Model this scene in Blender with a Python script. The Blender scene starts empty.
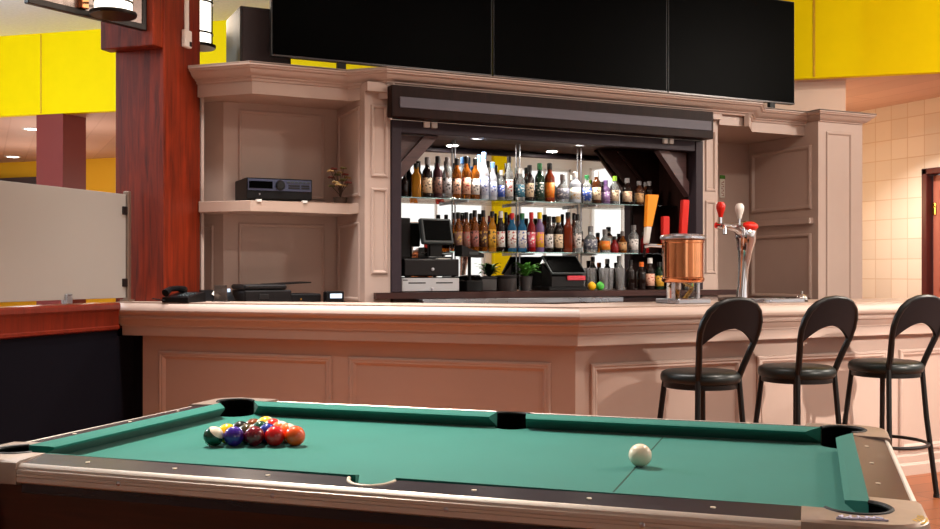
import bpy, bmesh, math, random
from math import sin, cos, pi, radians, sqrt, atan2, hypot
from mathutils import Vector, Matrix
random.seed(7)
SC = bpy.context.scene
COL = SC.collection
R2 = sqrt(.5)
ROT = radians(-45)          # the pool table and the left half of the bar stand at 45 degrees to the back wall

def tw(u, n):               # table-aligned frame -> world
    return (R2 * (u + n), R2 * (n - u))

# ------------------------------------------------------------------ materials
def lin(c):
    c = c / 255.0
    return c / 12.92 if c <= .04045 else ((c + .055) / 1.055) ** 2.4
def rgb(c, k=1.0):
    return (min(1, lin(c[0]) * k), min(1, lin(c[1]) * k), min(1, lin(c[2]) * k), 1)

def mat(name, c, rough=.5, metal=0.0, var=0.0, vscale=6.0, stretch=None, bump=0.0, bscale=60.0,
        trans=0.0, ior=1.45, emit=None, estr=0.0, coat=0.0, spec=.5, rvar=0.0, sheen=0.0):
    m = bpy.data.materials.new(name)
    m.use_nodes = True
    nt = m.node_tree
    b = nt.nodes['Principled BSDF']
    b.inputs['Base Color'].default_value = rgb(c)
    b.inputs['Roughness'].default_value = rough
    b.inputs['Metallic'].default_value = metal
    b.inputs['Specular IOR Level'].default_value = spec
    b.inputs['IOR'].default_value = ior
    b.inputs['Transmission Weight'].default_value = trans
    b.inputs['Coat Weight'].default_value = coat
    b.inputs['Sheen Weight'].default_value = sheen
    if emit:
        b.inputs['Emission Color'].default_value = rgb(emit)
        b.inputs['Emission Strength'].default_value = estr
    if var or bump or rvar:
        tc = nt.nodes.new('ShaderNodeTexCoord')
        mp = nt.nodes.new('ShaderNodeMapping')
        nt.links.new(tc.outputs['Object'], mp.inputs['Vector'])
        if stretch:
            mp.inputs['Scale'].default_value = stretch
        if var or rvar:
            n = nt.nodes.new('ShaderNodeTexNoise')
            n.inputs['Scale'].default_value = vscale
            n.inputs['Detail'].default_value = 5
            n.inputs['Roughness'].default_value = .6
            nt.links.new(mp.outputs[0], n.inputs['Vector'])
        if var:
            r = nt.nodes.new('ShaderNodeValToRGB')
            r.color_ramp.elements[0].position = .3
            r.color_ramp.elements[1].position = .7
            r.color_ramp.elements[0].color = rgb(c, 1 - var)
            r.color_ramp.elements[1].color = rgb(c, 1 + var)
            nt.links.new(n.outputs['Fac'], r.inputs[0])
            nt.links.new(r.outputs[0], b.inputs['Base Color'])
        if rvar:
            mr = nt.nodes.new('ShaderNodeMapRange')
            mr.inputs['To Min'].default_value = max(.02, rough - rvar)
            mr.inputs['To Max'].default_value = min(1, rough + rvar)
            nt.links.new(n.outputs['Fac'], mr.inputs['Value'])
            nt.links.new(mr.outputs[0], b.inputs['Roughness'])
        if bump:
            n2 = nt.nodes.new('ShaderNodeTexNoise')
            n2.inputs['Scale'].default_value = bscale
            n2.inputs['Detail'].default_value = 4
            nt.links.new(mp.outputs[0], n2.inputs['Vector'])
            bp = nt.nodes.new('ShaderNodeBump')
            bp.inputs['Strength'].default_value = bump
            bp.inputs['Distance'].default_value = .01
            nt.links.new(n2.outputs['Fac'], bp.inputs['Height'])
            nt.links.new(bp.outputs[0], b.inputs['Normal'])
    return m

def wood(name, c1, c2, rough=.35, axis=2, scale=1.0, coat=.0, spec=.5):
    m = bpy.data.materials.new(name)
    m.use_nodes = True
    nt = m.node_tree
    b = nt.nodes['Principled BSDF']
    b.inputs['Roughness'].default_value = rough
    b.inputs['Coat Weight'].default_value = coat
    b.inputs['Specular IOR Level'].default_value = spec
    tc = nt.nodes.new('ShaderNodeTexCoord')
    mp = nt.nodes.new('ShaderNodeMapping')
    s = [14 * scale] * 3
    s[axis] = .9 * scale
    mp.inputs['Scale'].default_value = s
    n = nt.nodes.new('ShaderNodeTexNoise')
    n.inputs['Scale'].default_value = 2.2
    n.inputs['Detail'].default_value = 7
    n.inputs['Roughness'].default_value = .65
    n.inputs['Distortion'].default_value = .6
    r = nt.nodes.new('ShaderNodeValToRGB')
    r.color_ramp.elements[0].position = .32
    r.color_ramp.elements[1].position = .68
    r.color_ramp.elements[0].color = rgb(c1)
    r.color_ramp.elements[1].color = rgb(c2)
    nt.links.new(tc.outputs['Object'], mp.inputs['Vector'])
    nt.links.new(mp.outputs[0], n.inputs['Vector'])
    nt.links.new(n.outputs['Fac'], r.inputs[0])
    nt.links.new(r.outputs[0], b.inputs['Base Color'])
    return m

def tiles(name, c, grout, size, axis, rough=.3, mortar=.012, row=None, offset=0.0, var=.06):
    # square tiles or planks on a plane; axis tells which two world axes run over the surface
    m = bpy.data.materials.new(name)
    m.use_nodes = True
    nt = m.node_tree
    b = nt.nodes['Principled BSDF']
    b.inputs['Roughness'].default_value = rough
    tc = nt.nodes.new('ShaderNodeTexCoord')
    sp = nt.nodes.new('ShaderNodeSeparateXYZ')
    cb = nt.nodes.new('ShaderNodeCombineXYZ')
    nt.links.new(tc.outputs['Object'], sp.inputs[0])
    nt.links.new(sp.outputs[axis[0]], cb.inputs[0])
    nt.links.new(sp.outputs[axis[1]], cb.inputs[1])
    br = nt.nodes.new('ShaderNodeTexBrick')
    br.offset = offset
    br.squash = 1.0
    br.inputs['Scale'].default_value = 1.0
    br.inputs['Brick Width'].default_value = size
    br.inputs['Row Height'].default_value = row or size
    br.inputs['Mortar Size'].default_value = mortar
    br.inputs['Color1'].default_value = rgb(c, 1 - var)
    br.inputs['Color2'].default_value = rgb(c, 1 + var)
    br.inputs['Mortar'].default_value = rgb(grout)
    nt.links.new(cb.outputs[0], br.inputs['Vector'])
    nt.links.new(br.outputs['Color'], b.inputs['Base Color'])
    bp = nt.nodes.new('ShaderNodeBump')
    bp.inputs['Strength'].default_value = .3
    bp.inputs['Distance'].default_value = .004
    bp.invert = True
    nt.links.new(br.outputs['Fac'], bp.inputs['Height'])
    nt.links.new(bp.outputs[0], b.inputs['Normal'])
    return m

def ball_mat(name, c, stripe=False):
    m = bpy.data.materials.new(name)
    m.use_nodes = True
    nt = m.node_tree
    b = nt.nodes['Principled BSDF']
    b.inputs['Roughness'].default_value = .09
    b.inputs['Base Color'].default_value = rgb(c)
    b.inputs['Coat Weight'].default_value = .4
    if stripe:
        tc = nt.nodes.new('ShaderNodeTexCoord')
        sp = nt.nodes.new('ShaderNodeSeparateXYZ')
        ab = nt.nodes.new('ShaderNodeMath'); ab.operation = 'ABSOLUTE'
        lt = nt.nodes.new('ShaderNodeMath'); lt.operation = 'LESS_THAN'
        lt.inputs[1].default_value = .0155
        mx = nt.nodes.new('ShaderNodeMix'); mx.data_type = 'RGBA'
        nt.links.new(tc.outputs['Object'], sp.inputs[0])
        nt.links.new(sp.outputs[2], ab.inputs[0])
        nt.links.new(ab.outputs[0], lt.inputs[0])
        nt.links.new(lt.outputs[0], mx.inputs['Factor'])
        mx.inputs['A'].default_value = rgb((236, 222, 200))
        mx.inputs['B'].default_value = rgb(c)
        nt.links.new(mx.outputs['Result'], b.inputs['Base Color'])
    return m

def label_mat(name, c, ink):
    m = bpy.data.materials.new(name)
    m.use_nodes = True
    nt = m.node_tree
    b = nt.nodes['Principled BSDF']
    b.inputs['Roughness'].default_value = .55
    tc = nt.nodes.new('ShaderNodeTexCoord')
    mp = nt.nodes.new('ShaderNodeMapping')
    mp.inputs['Scale'].default_value = (55, 55, 70)
    n = nt.nodes.new('ShaderNodeTexNoise')
    n.inputs['Scale'].default_value = 1.0
    n.inputs['Detail'].default_value = 2
    r = nt.nodes.new('ShaderNodeValToRGB')
    r.color_ramp.elements[0].position = .56
    r.color_ramp.elements[1].position = .62
    r.color_ramp.elements[0].color = rgb(c)
    r.color_ramp.elements[1].color = rgb(ink)
    nt.links.new(tc.outputs['Object'], mp.inputs['Vector'])
    nt.links.new(mp.outputs[0], n.inputs['Vector'])
    nt.links.new(n.outputs['Fac'], r.inputs[0])
    nt.links.new(r.outputs[0], b.inputs['Base Color'])
    return m

M = {}
M['paint'] = mat('taupe_paint', (187, 164, 152), .42, var=.03, vscale=3)
M['paint_top'] = mat('taupe_gloss_paint', (186, 162, 147), .3, var=.03, vscale=3)
M['cloth'] = mat('green_baize', (20, 106, 94), .85, var=.05, vscale=5, bump=.12, bscale=900, sheen=.12, spec=.25)
M['rail_wood'] = wood('rail_laminate', (30, 27, 35), (44, 38, 46), .24, axis=0)
M['trim_metal'] = mat('brushed_aluminium_trim', (214, 207, 198), .42, .75)
M['casting'] = mat('cast_metal_corner', (168, 152, 140), .4, .85, var=.06, vscale=40)
M['table_wood'] = wood('table_apron_walnut', (36, 15, 9), (66, 28, 16), .4, axis=0)
M['rubber'] = mat('black_rubber', (14, 13, 13), .6)
M['pocket_black'] = mat('pocket_liner', (5, 5, 5), .9, spec=.05)
M['ivory'] = mat('ivory_plastic', (226, 212, 190), .4)
M['black_metal'] = mat('black_powder_coat', (16, 16, 16), .38, .2)
M['vinyl'] = mat('black_green_vinyl', (16, 25, 24), .36, var=.1, vscale=8)
M['pad'] = mat('dark_brown_backrest', (25, 20, 23), .6, spec=.25)
M['red_wood'] = wood('cherry_red_wood', (88, 26, 14), (120, 38, 20), .28, coat=.2)
M['column_wood'] = wood('column_red_wood', (76, 22, 8), (140, 44, 16), .38, coat=.0, spec=.3)
M['maroon'] = mat('maroon_paint', (122, 48, 44), .5)
M['yellow'] = mat('yellow_paint', (244, 217, 0), .6, var=.02, spec=.08)
M['amber_wall'] = mat('amber_yellow_paint', (232, 172, 24), .6)
M['pink_wall'] = mat('pale_pink_wall', (238, 208, 186), .7)
M['white_wall'] = mat('white_wall_paint', (228, 222, 214), .8)
M['ceiling'] = mat('grey_textured_ceiling', (236, 238, 236), .9, var=.06, vscale=30, bump=.6, bscale=60)
M['plank_ceiling'] = tiles('pink_plank_ceiling', (216, 178, 162), (206, 166, 150), 2.4, (1, 0), .6, .008, row=.3, offset=.5)
M['tile_wall'] = tiles('cream_tile', (240, 230, 214), (224, 206, 182), .2, (1, 2), .25, .005)
M['floor'] = tiles('orange_plank_floor', (150, 84, 46), (100, 54, 32), 1.2, (0, 1), .35, .004, row=.16, offset=.4, var=.14)
M['navy'] = mat('navy_panel_fabric', (16, 15, 21), .95, var=.06, vscale=40, spec=.05)
M['frost'] = mat('frosted_glass', (172, 165, 156), .55, trans=.25, ior=1.3)
M['dark_wood'] = wood('dark_wood_counter', (48, 27, 25), (70, 40, 34), .35, axis=0, spec=.3)
M['alcove_wood'] = wood('dark_alcove_wood', (28, 14, 11), (40, 21, 17), .45, spec=.1)
M['brace_wood'] = wood('grey_brown_brace', (70, 46, 46), (94, 66, 64), .4, axis=0)
M['frame_steel'] = mat('dark_painted_frame', (56, 47, 53), .45, 0, spec=.15, var=.06, vscale=12)
M['shutter_band'] = mat('slate_shutter_band', (98, 95, 104), .45, .0, spec=.2, var=.06, vscale=8, stretch=(.5, 5, 5))
M['mirror'] = mat('mirror', (226, 226, 224), .015, 1.0)
M['glass'] = mat('shelf_glass', (206, 228, 222), .03, trans=1.0, ior=1.45)
M['steel'] = mat('stainless_steel', (190, 192, 200), .28, 1.0, rvar=.08)
M['chrome'] = mat('chrome', (222, 222, 226), .08, 1.0)
M['copper'] = mat('polished_copper', (226, 150, 104), .16, 1.0, var=.06, vscale=10)
M['brass'] = mat('brass_fitting', (206, 166, 84), .25, 1.0)
M['tumbler'] = mat('drinking_glass_material', (236, 236, 238), .06, trans=.82)
M['acrylic'] = mat('clear_acrylic', (240, 240, 240), .05, trans=1.0)
M['screen'] = mat('black_glass_screen', (1, 1, 1), .4, spec=.02)
M['bezel'] = mat('black_plastic_bezel', (16, 16, 18), .35)
M['bezel_grey'] = mat('grey_plastic_bezel', (62, 68, 70), .45, spec=.3)
M['plastic'] = mat('black_plastic', (11, 10, 12), .45, spec=.25)
M['plastic_brown'] = mat('dark_brown_plastic', (20, 17, 18), .5, spec=.25)
M['panel_blue'] = mat('blue_grey_fascia', (70, 74, 96), .35, .4)
M['silver'] = mat('silver_painted_metal', (186, 186, 188), .4, .3)
M['grey_dark'] = mat('dark_grey_box', (42, 37, 37), .5, var=.05)
M['white_plastic'] = mat('white_plastic', (228, 224, 218), .4)
M['red_plastic'] = mat('red_tap_handle', (206, 34, 22), .3)
M['orange_plastic'] = mat('orange_tap_handle', (244, 150, 14), .35)
M['leaf'] = mat('green_leaf', (70, 130, 42), .5, var=.25, vscale=25)
M['pot'] = mat('dark_grey_pot', (58, 54, 54), .5)
M['lemon'] = mat('yellow_rubber', (246, 186, 20), .45)
M['lime'] = mat('green_rubber', (76, 182, 66), .45)
M['lamp'] = mat('white_lamp_glass', (255, 250, 240), .4, emit=(255, 244, 226), estr=2.6)
M['downlight'] = mat('downlight_lens', (255, 255, 255), .4, emit=(255, 248, 236), estr=8)
M['lcd'] = mat('lit_display', (190, 210, 230), .3, emit=(190, 214, 240), estr=.7)
M['bronze'] = mat('dark_bronze', (38, 33, 31), .4, .6)
M['plate'] = mat('brushed_lantern_plate', (150, 134, 128), .25, .9, rvar=.1)
M['white_trim'] = mat('white_conduit', (232, 220, 210), .5)
M['petal_red'] = mat('red_petal', (122, 54, 44), .7)
M['petal_cream'] = mat('cream_petal', (186, 156, 104), .7)
M['olive'] = mat('dried_leaf', (96, 92, 50), .7)
M['twig'] = mat('brown_twig', (60, 42, 30), .7)
M['paper'] = mat('white_paper', (232, 226, 214), .7)
M['red_ink'] = mat('dark_red_ink', (150, 40, 34), .6)
M['lavender'] = mat('worn_lavender_paint', (206, 204, 232), .4)
M['worn_yellow'] = mat('worn_yellow_paint', (222, 176, 30), .5)
M['chalk'] = mat('dark_green_line', (18, 62, 50), .9)

# ------------------------------------------------------------------ mesh builder
class MB:
    def __init__(s):
        s.bm = bmesh.new()
    def face(s, vs):
        try:
            return s.bm.faces.new(vs)
        except ValueError:
            return None
    def box(s, x0, x1, y0, y1, z0, z1, bev=0.0, seg=1):
        b = bmesh.new()
        bmesh.ops.create_cube(b, size=1)
        for v in b.verts:
            v.co = Vector((x0 + (v.co.x + .5) * (x1 - x0), y0 + (v.co.y + .5) * (y1 - y0), z0 + (v.co.z + .5) * (z1 - z0)))
        if bev:
            bmesh.ops.bevel(b, geom=b.edges[:], offset=bev, segments=seg, affect='EDGES', profile=.7)
        s.join(b)
        return s
    def join(s, b, mtx=None):
        if mtx is not None:
            bmesh.ops.transform(b, matrix=mtx, verts=b.verts)
        vm = {v: s.bm.verts.new(v.co) for v in b.verts}
        for f in b.faces:
            s.face([vm[v] for v in f.verts])
        b.free()
    def add(s, other, mtx=None):
        s.join(other.bm, mtx)
        return s
    def prism(s, poly, z0, z1, bev=0.0):
        b = bmesh.new()
        lo = [b.verts.new((p[0], p[1], z0)) for p in poly]
        hi = [b.verts.new((p[0], p[1], z1)) for p in poly]
        b.faces.new(lo[::-1]); b.faces.new(hi)
        n = len(poly)
        for i in range(n):
            b.faces.new((lo[i], lo[(i + 1) % n], hi[(i + 1) % n], hi[i]))
        if bev:
            bmesh.ops.bevel(b, geom=b.edges[:], offset=bev, segments=1, affect='EDGES')
        s.join(b)
        return s
    def lathe(s, prof, seg=24, c=(0, 0, 0), sq=0.0, mtx=None):
        b = bmesh.new()
        rings = []
        for r, z in prof:
            if r < 1e-6:
                rings.append([b.verts.new((0, 0, z))])
            else:
                ring = []
                for k in range(seg):
                    a = 2 * pi * k / seg
                    q = 1.0
                    if sq:
                        q = 1.0 / (abs(cos(a)) ** sq + abs(sin(a)) ** sq) ** (1.0 / sq)
                    ring.append(b.verts.new((r * q * cos(a), r * q * sin(a), z)))
                rings.append(ring)
        for a, c2 in zip(rings, rings[1:]):
            if len(a) == 1 and len(c2) == 1:
                continue
            for k in range(seg):
                k2 = (k + 1) % seg
                if len(a) == 1:
                    b.faces.new((a[0], c2[k2], c2[k]))
                elif len(c2) == 1:
                    b.faces.new((a[k], a[k2], c2[0]))
                else:
                    b.faces.new((a[k], a[k2], c2[k2], c2[k]))
        for ring, flip in ((rings[0], True), (rings[-1], False)):
            if len(ring) > 1:
                try:
                    b.faces.new(ring[::-1] if flip else ring)
                except ValueError:
                    pass
        m = Matrix.Translation(c)
        if mtx is not None:
            m = m @ mtx
        s.join(b, m)
        return s
    def tube(s, pts, r, seg=10, closed=False, rs=None):
        pts = [Vector(p) for p in pts]
        n = len(pts)
        rings = []
        up = None
        for i, p in enumerate(pts):
            a = pts[(i - 1) % n] if (closed or i > 0) else pts[i]
            c = pts[(i + 1) % n] if (closed or i < n - 1) else pts[i]
            t = (c - a).normalized()
            if up is None:
                up = t.orthogonal().normalized()
            else:
                up = (up - t * up.dot(t))
                up = up.normalized() if up.length > 1e-6 else t.orthogonal().normalized()
            w = t.cross(up)
            rr = rs[i] if rs else r
            rings.append([s.bm.verts.new(p + (up * cos(2 * pi * k / seg) + w * sin(2 * pi * k / seg)) * rr) for k in range(seg)])
        m = n if closed else n - 1
        for i in range(m):
            A, B = rings[i], rings[(i + 1) % n]
            off = 0
            if closed and i == n - 1:
                off = min(range(seg), key=lambda o: (A[0].co - B[o].co).length)
            for k in range(seg):
                s.face((A[k], A[(k + 1) % seg], B[(k + 1 + off) % seg], B[(k + off) % seg]))
        if not closed:
            s.face(rings[0][::-1]); s.face(rings[-1])
        return s
    def sphere(s, c, r, seg=24, rings=14, sc=(1, 1, 1)):
        b = bmesh.new()
        bmesh.ops.create_uvsphere(b, u_segments=seg, v_segments=rings, radius=r)
        s.join(b, Matrix.Translation(c) @ Matrix.Diagonal((*sc, 1)))
        return s
    def sweep(s, path, prof, closed_prof=True):
        # path: 2D polyline; prof: (offset to the right of the path, z)
        rings = []
        for d, z in prof:
            rings.append([s.bm.verts.new((q[0], q[1], z)) for q in offset_poly(path, d)])
        k = len(prof)
        for i in range(k if closed_prof else k - 1):
            A, B = rings[i], rings[(i + 1) % k]
            for j in range(len(path) - 1):
                s.face((A[j], B[j], B[j + 1], A[j + 1]))
        if closed_prof:
            s.face([r[0] for r in rings][::-1])
            s.face([r[-1] for r in rings])
        return s
    def frame(s, o, ud, w, h, nrm, rings):
        # raised moulding round a rectangle on a vertical plane; o lower left corner, ud along, nrm outward
        L = []
        for ins, out in rings:
            pts = []
            for a, c in ((ins, ins), (w - ins, ins), (w - ins, h - ins), (ins, h - ins)):
                pts.append(s.bm.verts.new((o[0] + ud[0] * a + nrm[0] * out, o[1] + ud[1] * a + nrm[1] * out, o[2] + c)))
            L.append(pts)
        for A, B in zip(L, L[1:]):
            for k in range(4):
                s.face((A[k], A[(k + 1) % 4], B[(k + 1) % 4], B[k]))
        return s
    def build(s, name, m, parent=None, world=False, smooth=False, loc=None, rz=0.0, ang=35):
        bmesh.ops.recalc_face_normals(s.bm, faces=s.bm.faces[:])
        me = bpy.data.meshes.new(name)
        s.bm.to_mesh(me); s.bm.free()
        o = bpy.data.objects.new(name, me)
        COL.objects.link(o)
        for x in (m if isinstance(m, (list, tuple)) else [m]):
            me.materials.append(x)
        if smooth:
            for p in me.polygons:
                p.use_smooth = True
            me.set_sharp_from_angle(angle=radians(ang))
        if parent is not None:
            o.parent = parent
            if world:                       # mesh given in world coordinates under an unrotated parent
                q = parent
                t = Vector((0, 0, 0))
                while q is not None:
                    t += q.location; q = q.parent
                o.location = -t
        if loc is not None:
            o.location = loc
        if rz:
            o.rotation_euler.z = rz
        return o

def offset_poly(p, d):
    n = len(p)
    ln = []
    for i in range(n - 1):
        dx, dy = p[i + 1][0] - p[i][0], p[i + 1][1] - p[i][1]
        L = hypot(dx, dy); dx /= L; dy /= L
        ln.append(((p[i][0] + dy * d, p[i][1] - dx * d), (dx, dy)))
    out = [ln[0][0]]
    for a, b in zip(ln, ln[1:]):
        (ax, ay), (adx, ady) = a; (bx, by), (bdx, bdy) = b
        cr = adx * bdy - ady * bdx
        if abs(cr) < 1e-6:
            out.append((bx, by)); continue
        t = ((bx - ax) * bdy - (by - ay) * bdx) / cr
        out.append((ax + adx * t, ay + ady * t))
    (lx, ly), (ldx, ldy) = ln[-1]
    L = hypot(p[-1][0] - p[-2][0], p[-1][1] - p[-2][1])
    out.append((lx + ldx * L, ly + ldy * L))
    return out

def tag(o, label=None, cat=None, group=None, kind=None):
    if label: o['label'] = label
    if cat: o['category'] = cat
    if group: o['group'] = group
    if kind: o['kind'] = kind
    return o
def thing(name, label, cat, loc=(0, 0, 0), rz=0.0, group=None):
    o = bpy.data.objects.new(name, None)
    COL.objects.link(o)
    o.empty_display_size = .05
    o.location = loc
    o.rotation_euler.z = rz
    return tag(o, label, cat, group)
def struct(mb, name, m, label, cat, **k):
    o = mb.build(name, m, **k)
    return tag(o, label, cat, kind='structure')
def copy_tree(root, loc, rz=None, label=None, group=None):
    r = root.copy(); COL.objects.link(r); r.location = loc
    if rz is not None: r.rotation_euler.z = rz
    if label: r['label'] = label
    if group: r['group'] = group
    for ch in list(root.children):
        c = ch.copy(); COL.objects.link(c); c.parent = r
        for g in ch.children:
            d = g.copy(); COL.objects.link(d); d.parent = c
    return r

ORD = ['first', 'second', 'third', 'fourth', 'fifth', 'sixth', 'seventh', 'eighth', 'ninth', 'tenth', 'eleventh', 'twelfth',
       'thirteenth', 'fourteenth', 'fifteenth', 'sixteenth', 'seventeenth', 'eighteenth', 'nineteenth', 'twentieth',
       'twenty-first', 'twenty-second', 'twenty-third', 'twenty-fourth', 'twenty-fifth', 'twenty-sixth', 'twenty-seventh']
# ------------------------------------------------------------------ room
TH = radians(25.7)
cam = bpy.data.cameras.new('camera'); co = bpy.data.objects.new('camera', cam); COL.objects.link(co)
co.location = (0, 0, 1.27); co.rotation_euler = (radians(90), 0, -TH)
cam.sensor_width = 36; cam.lens = 1018 / 940 * 36; cam.shift_y = 7.5 / 940
cam.clip_start = .05; cam.clip_end = 100
SC.camera = co

def bulk(x, off=0.0):        # the yellow bulkhead line across the room
    return 12.028 - .863 * (x - .193) + off
struct(MB().box(-6.2, 12.2, -6.2, 24, -.1, 0), 'floor', M['floor'], 'orange-brown wood plank floor', 'floor')
struct(MB().prism([(-6.2, -6.2), (12.2, -6.2), (12.2, bulk(12.2, .1)), (-6.2, bulk(-6.2, .1))], 3.8, 3.9), 'ceiling', M['ceiling'],
       'high grey textured ceiling above the yellow bulkhead', 'ceiling')
struct(MB().prism([(-6.2, bulk(-6.2, .11)), (8.27, bulk(8.27, .11)), (8.27, 24), (-6.2, 24)], 2.945, 3.0), 'ceiling_lower', M['plank_ceiling'],
       'low pinkish plank ceiling behind the bulkhead', 'ceiling')
def bulk_piece(x0, x1, z0, z1, o0, o1):
    return MB().prism([(x0, bulk(x0, o0)), (x1, bulk(x1, o0)), (x1, bulk(x1, o1)), (x0, bulk(x0, o1))], z0, z1)
def with_seam(mb, xs, o):
    for x in xs:
        mb.prism([(x - .006, bulk(x - .006, o - .006)), (x + .006, bulk(x + .006, o - .006)), (x + .006, bulk(x + .006, o)), (x - .006, bulk(x - .006, o))], 2.95, 3.79)
    return mb
b = bulk_piece(-6.2, 8.27, 2.94, 3.8, 0, .1)
struct(b, 'wall_bulkhead', M['yellow'], 'yellow painted bulkhead under the high ceiling', 'wall')
sm = mat('yellow_seam', (206, 160, 10), .6)
tag(with_seam(MB(), (-2.6, .58, 6.467), 0).build('trim_1', sm), 'thin vertical joint strips on the yellow bulkhead', 'trim', kind='structure')
struct(bulk_piece(3.6, 6.80, 0, 2.944, .25, .35), 'wall_back', M['pink_wall'], 'pale pink wall under the bulkhead behind the cabinet', 'wall')
# tiled side wall with its doorway
tw_ = MB()
tw_.box(8.27, 8.4, 5.05, 6.17, 0, 2.945).box(8.27, 8.4, 6.95, 16, 0, 2.945).box(8.27, 8.4, 6.17, 6.95, 2.22, 2.945)
struct(tw_, 'wall_tiled', M['tile_wall'], 'cream tiled side wall at right behind the bar', 'wall')
dm = wood('door_casing_wood', (62, 18, 13), (88, 26, 18), .4)
d = MB().box(8.225, 8.4, 6.94, 7.0, 0, 2.27, .006).box(8.225, 8.4, 6.12, 6.18, 0, 2.27, .006).box(8.225, 8.4, 6.12, 7.0, 2.21, 2.27, .006)
door = tag(d.build('door_1', dm), 'dark red timber doorway in the cream tiled wall', 'door', kind='structure')
lf = MB().box(8.30, 8.345, 6.2, 6.925, .01, 2.2, .004)
for y0, y1 in ((6.26, 6.52), (6.6, 6.86)):
    for z0, z1 in ((.2, 1.0), (1.1, 2.08)):
        lf.frame((8.30, y1, z0), (0, -1), y1 - y0, z1 - z0, (-1, 0), [(0, 0), (0, .008), (.02, .012), (.035, 0)])
tag(lf.build('door_leaf', mat('red_door_paint', (180, 106, 88), .45, var=.05), door), 'faded red door leaf')
MB().box(8.288, 8.302, 6.885, 6.93, 1.82, 1.94, .003).build('hinge', M['brass'], door)
MB().box(8.288, 8.302, 6.885, 6.93, .3, .42, .003).build('hinge', M['brass'], door)
# shell
struct(MB().box(-6.3, -6.2, -6.2, 24, 0, 3.8), 'wall_left', M['white_wall'], 'white wall far left', 'wall')
struct(MB().box(8.4, 12.2, 5.05, 5.15, 0, 3.8), 'wall_return', M['white_wall'], 'white wall right of the tiled wall', 'wall')
def window_wall(name, axis, pos, a0, a1, wins, lab):
    mb = MB(); z0, z1 = .9, 3.55
    def bx(p, q, za, zb):
        if axis == 'x': mb.box(pos, pos + .12, p, q, za, zb)
        else: mb.box(p, q, pos, pos + .12, za, zb)
    bx(a0, a1, 0, z0); bx(a0, a1, z1, 3.8)
    e = [a0] + [v for w in wins for v in w] + [a1]
    for i in range(0, len(e), 2): bx(e[i], e[i + 1], z0, z1)
    struct(mb, name, M['white_wall'], lab, 'wall')
    for i, (p, q) in enumerate(wins):
        f = MB()
        def fb(u0, u1, za, zb):
            if axis == 'x': f.box(pos + .02, pos + .09, u0, u1, za, zb, .004)
            else: f.box(u0, u1, pos + .02, pos + .09, za, zb, .004)
        fb(p, p + .05, z0, z1); fb(q - .05, q, z0, z1); fb(p, q, z0, z0 + .05); fb(p, q, z1 - .05, z1)
        fb((p + q) / 2 - .02, (p + q) / 2 + .02, z0, z1)
        global WN
        WN += 1
        tag(f.build('window_%d' % WN, M['white_plastic']), 'white framed window in the room behind the pool table', 'window', kind='structure')
WN = 0
window_wall('wall_right', 'x', 12.08, -6.2, 5.05, [(-5.6, -3.2), (-2.8, -.4), (0, 2.4)], 'white window wall right of the pool table')
window_wall('wall_front', 'y', -6.2, -6.2, 12.2, [(-1, 1.6), (7.5, 9.75), (10.6, 11.9)], 'white window wall behind the camera')
MB_ = MB().box(9.9, 10.32, -6.08, -5.95, 0, 3.8)
struct(MB_, 'wall_pier', M['yellow'], 'yellow pier between the windows', 'wall')
# dining room beyond the half wall
p = [tw(u, n) for u, n in ((-24, 12.35), (-2, 12.35), (-2, 12.5), (-24, 12.5))]
struct(MB().prism(p, 0, 2.945), 'wall_far', M['amber_wall'], 'amber yellow wall of the dining room beyond', 'wall')
p = [tw(u, n) for u, n in ((-20, 12.1), (-11.05, 12.1), (-11.05, 12.34), (-20, 12.34))]
struct(MB().prism(p, 2.35, 2.68), 'trim_2', mat('dark_valance', (58, 44, 42), .6), 'dark valance band on the far amber wall', 'trim')
p = [tw(u, n) for u, n in ((-7.94, 8.7), (-7.59, 8.7), (-7.59, 9.06), (-7.94, 9.06))]
struct(MB().prism(p, 0, 2.944, .004), 'column_maroon', M['maroon'], 'square maroon column under the low ceiling', 'column')
for i, (x, y) in enumerate(((.55, 12.95), (.43, 16.2), (1.35, 11.95))):
    if i == 2: continue
    o = thing('downlight', ['round recessed downlight in pink ceiling beside the maroon column', 'smaller round downlight in the pink ceiling, farther left'][i], 'ceiling light', (x, y, 2.945), group='dining room downlights')
    MB().lathe([(0, -.004), (.085, -.004), (.085, 0)], 20).build('lens', M['downlight'], o)
    MB().lathe([(.085, 0), (.085, -.008), (.11, -.008), (.112, 0)], 24).build('trim_ring', M['white_plastic'], o)

# ------------------------------------------------------------------ half wall, frosted screen, post
hw = thing('half_wall', 'low dark navy half wall capped with cherry red wood', 'half wall', (*tw(-4.10, 3.2), 0), ROT)
MB().box(-.075, .075, -3.2, 1.878, .0, .925).box(-.075, .075, 1.87, 2.06, 0, .882).box(-.075, -.012, 1.87, 2.06, .88, .925).box(.07, .145, 2.03, 2.06, 0, .882).build('panel', M['navy'], hw)
c = MB()
prof = [(.09, 1.085), (.097, 1.075), (.097, 1.05), (.089, 1.04), (.085, 1.03), (.082, .95), (.09, .945), (.09, .93), (.077, .922)]
ring = [(x, z) for x, z in prof] + [(-x, z) for x, z in prof[::-1]]
va = [c.bm.verts.new((x, -3.2, z)) for x, z in ring]; vb = [c.bm.verts.new((x, 1.879, z)) for x, z in ring]
for i in range(len(ring)):
    c.face((va[i], va[(i + 1) % len(ring)], vb[(i + 1) % len(ring)], vb[i]))
c.face(va); c.face(vb)
c.box(-.085, -.011, 1.875, 2.06, .922, 1.084)
MB.build(c, 'wood_cap', M['red_wood'], hw, smooth=True, ang=25)
sc_ = thing('glass_screen', 'frosted glass screen standing on the red-capped half wall', 'screen', (*tw(-4.05, 3.2), 1.0902), ROT)
MB().box(-.006, .006, -3.0, 1.98, .022, .655, .002).build('frosted_pane', M['frost'], sc_)
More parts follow.
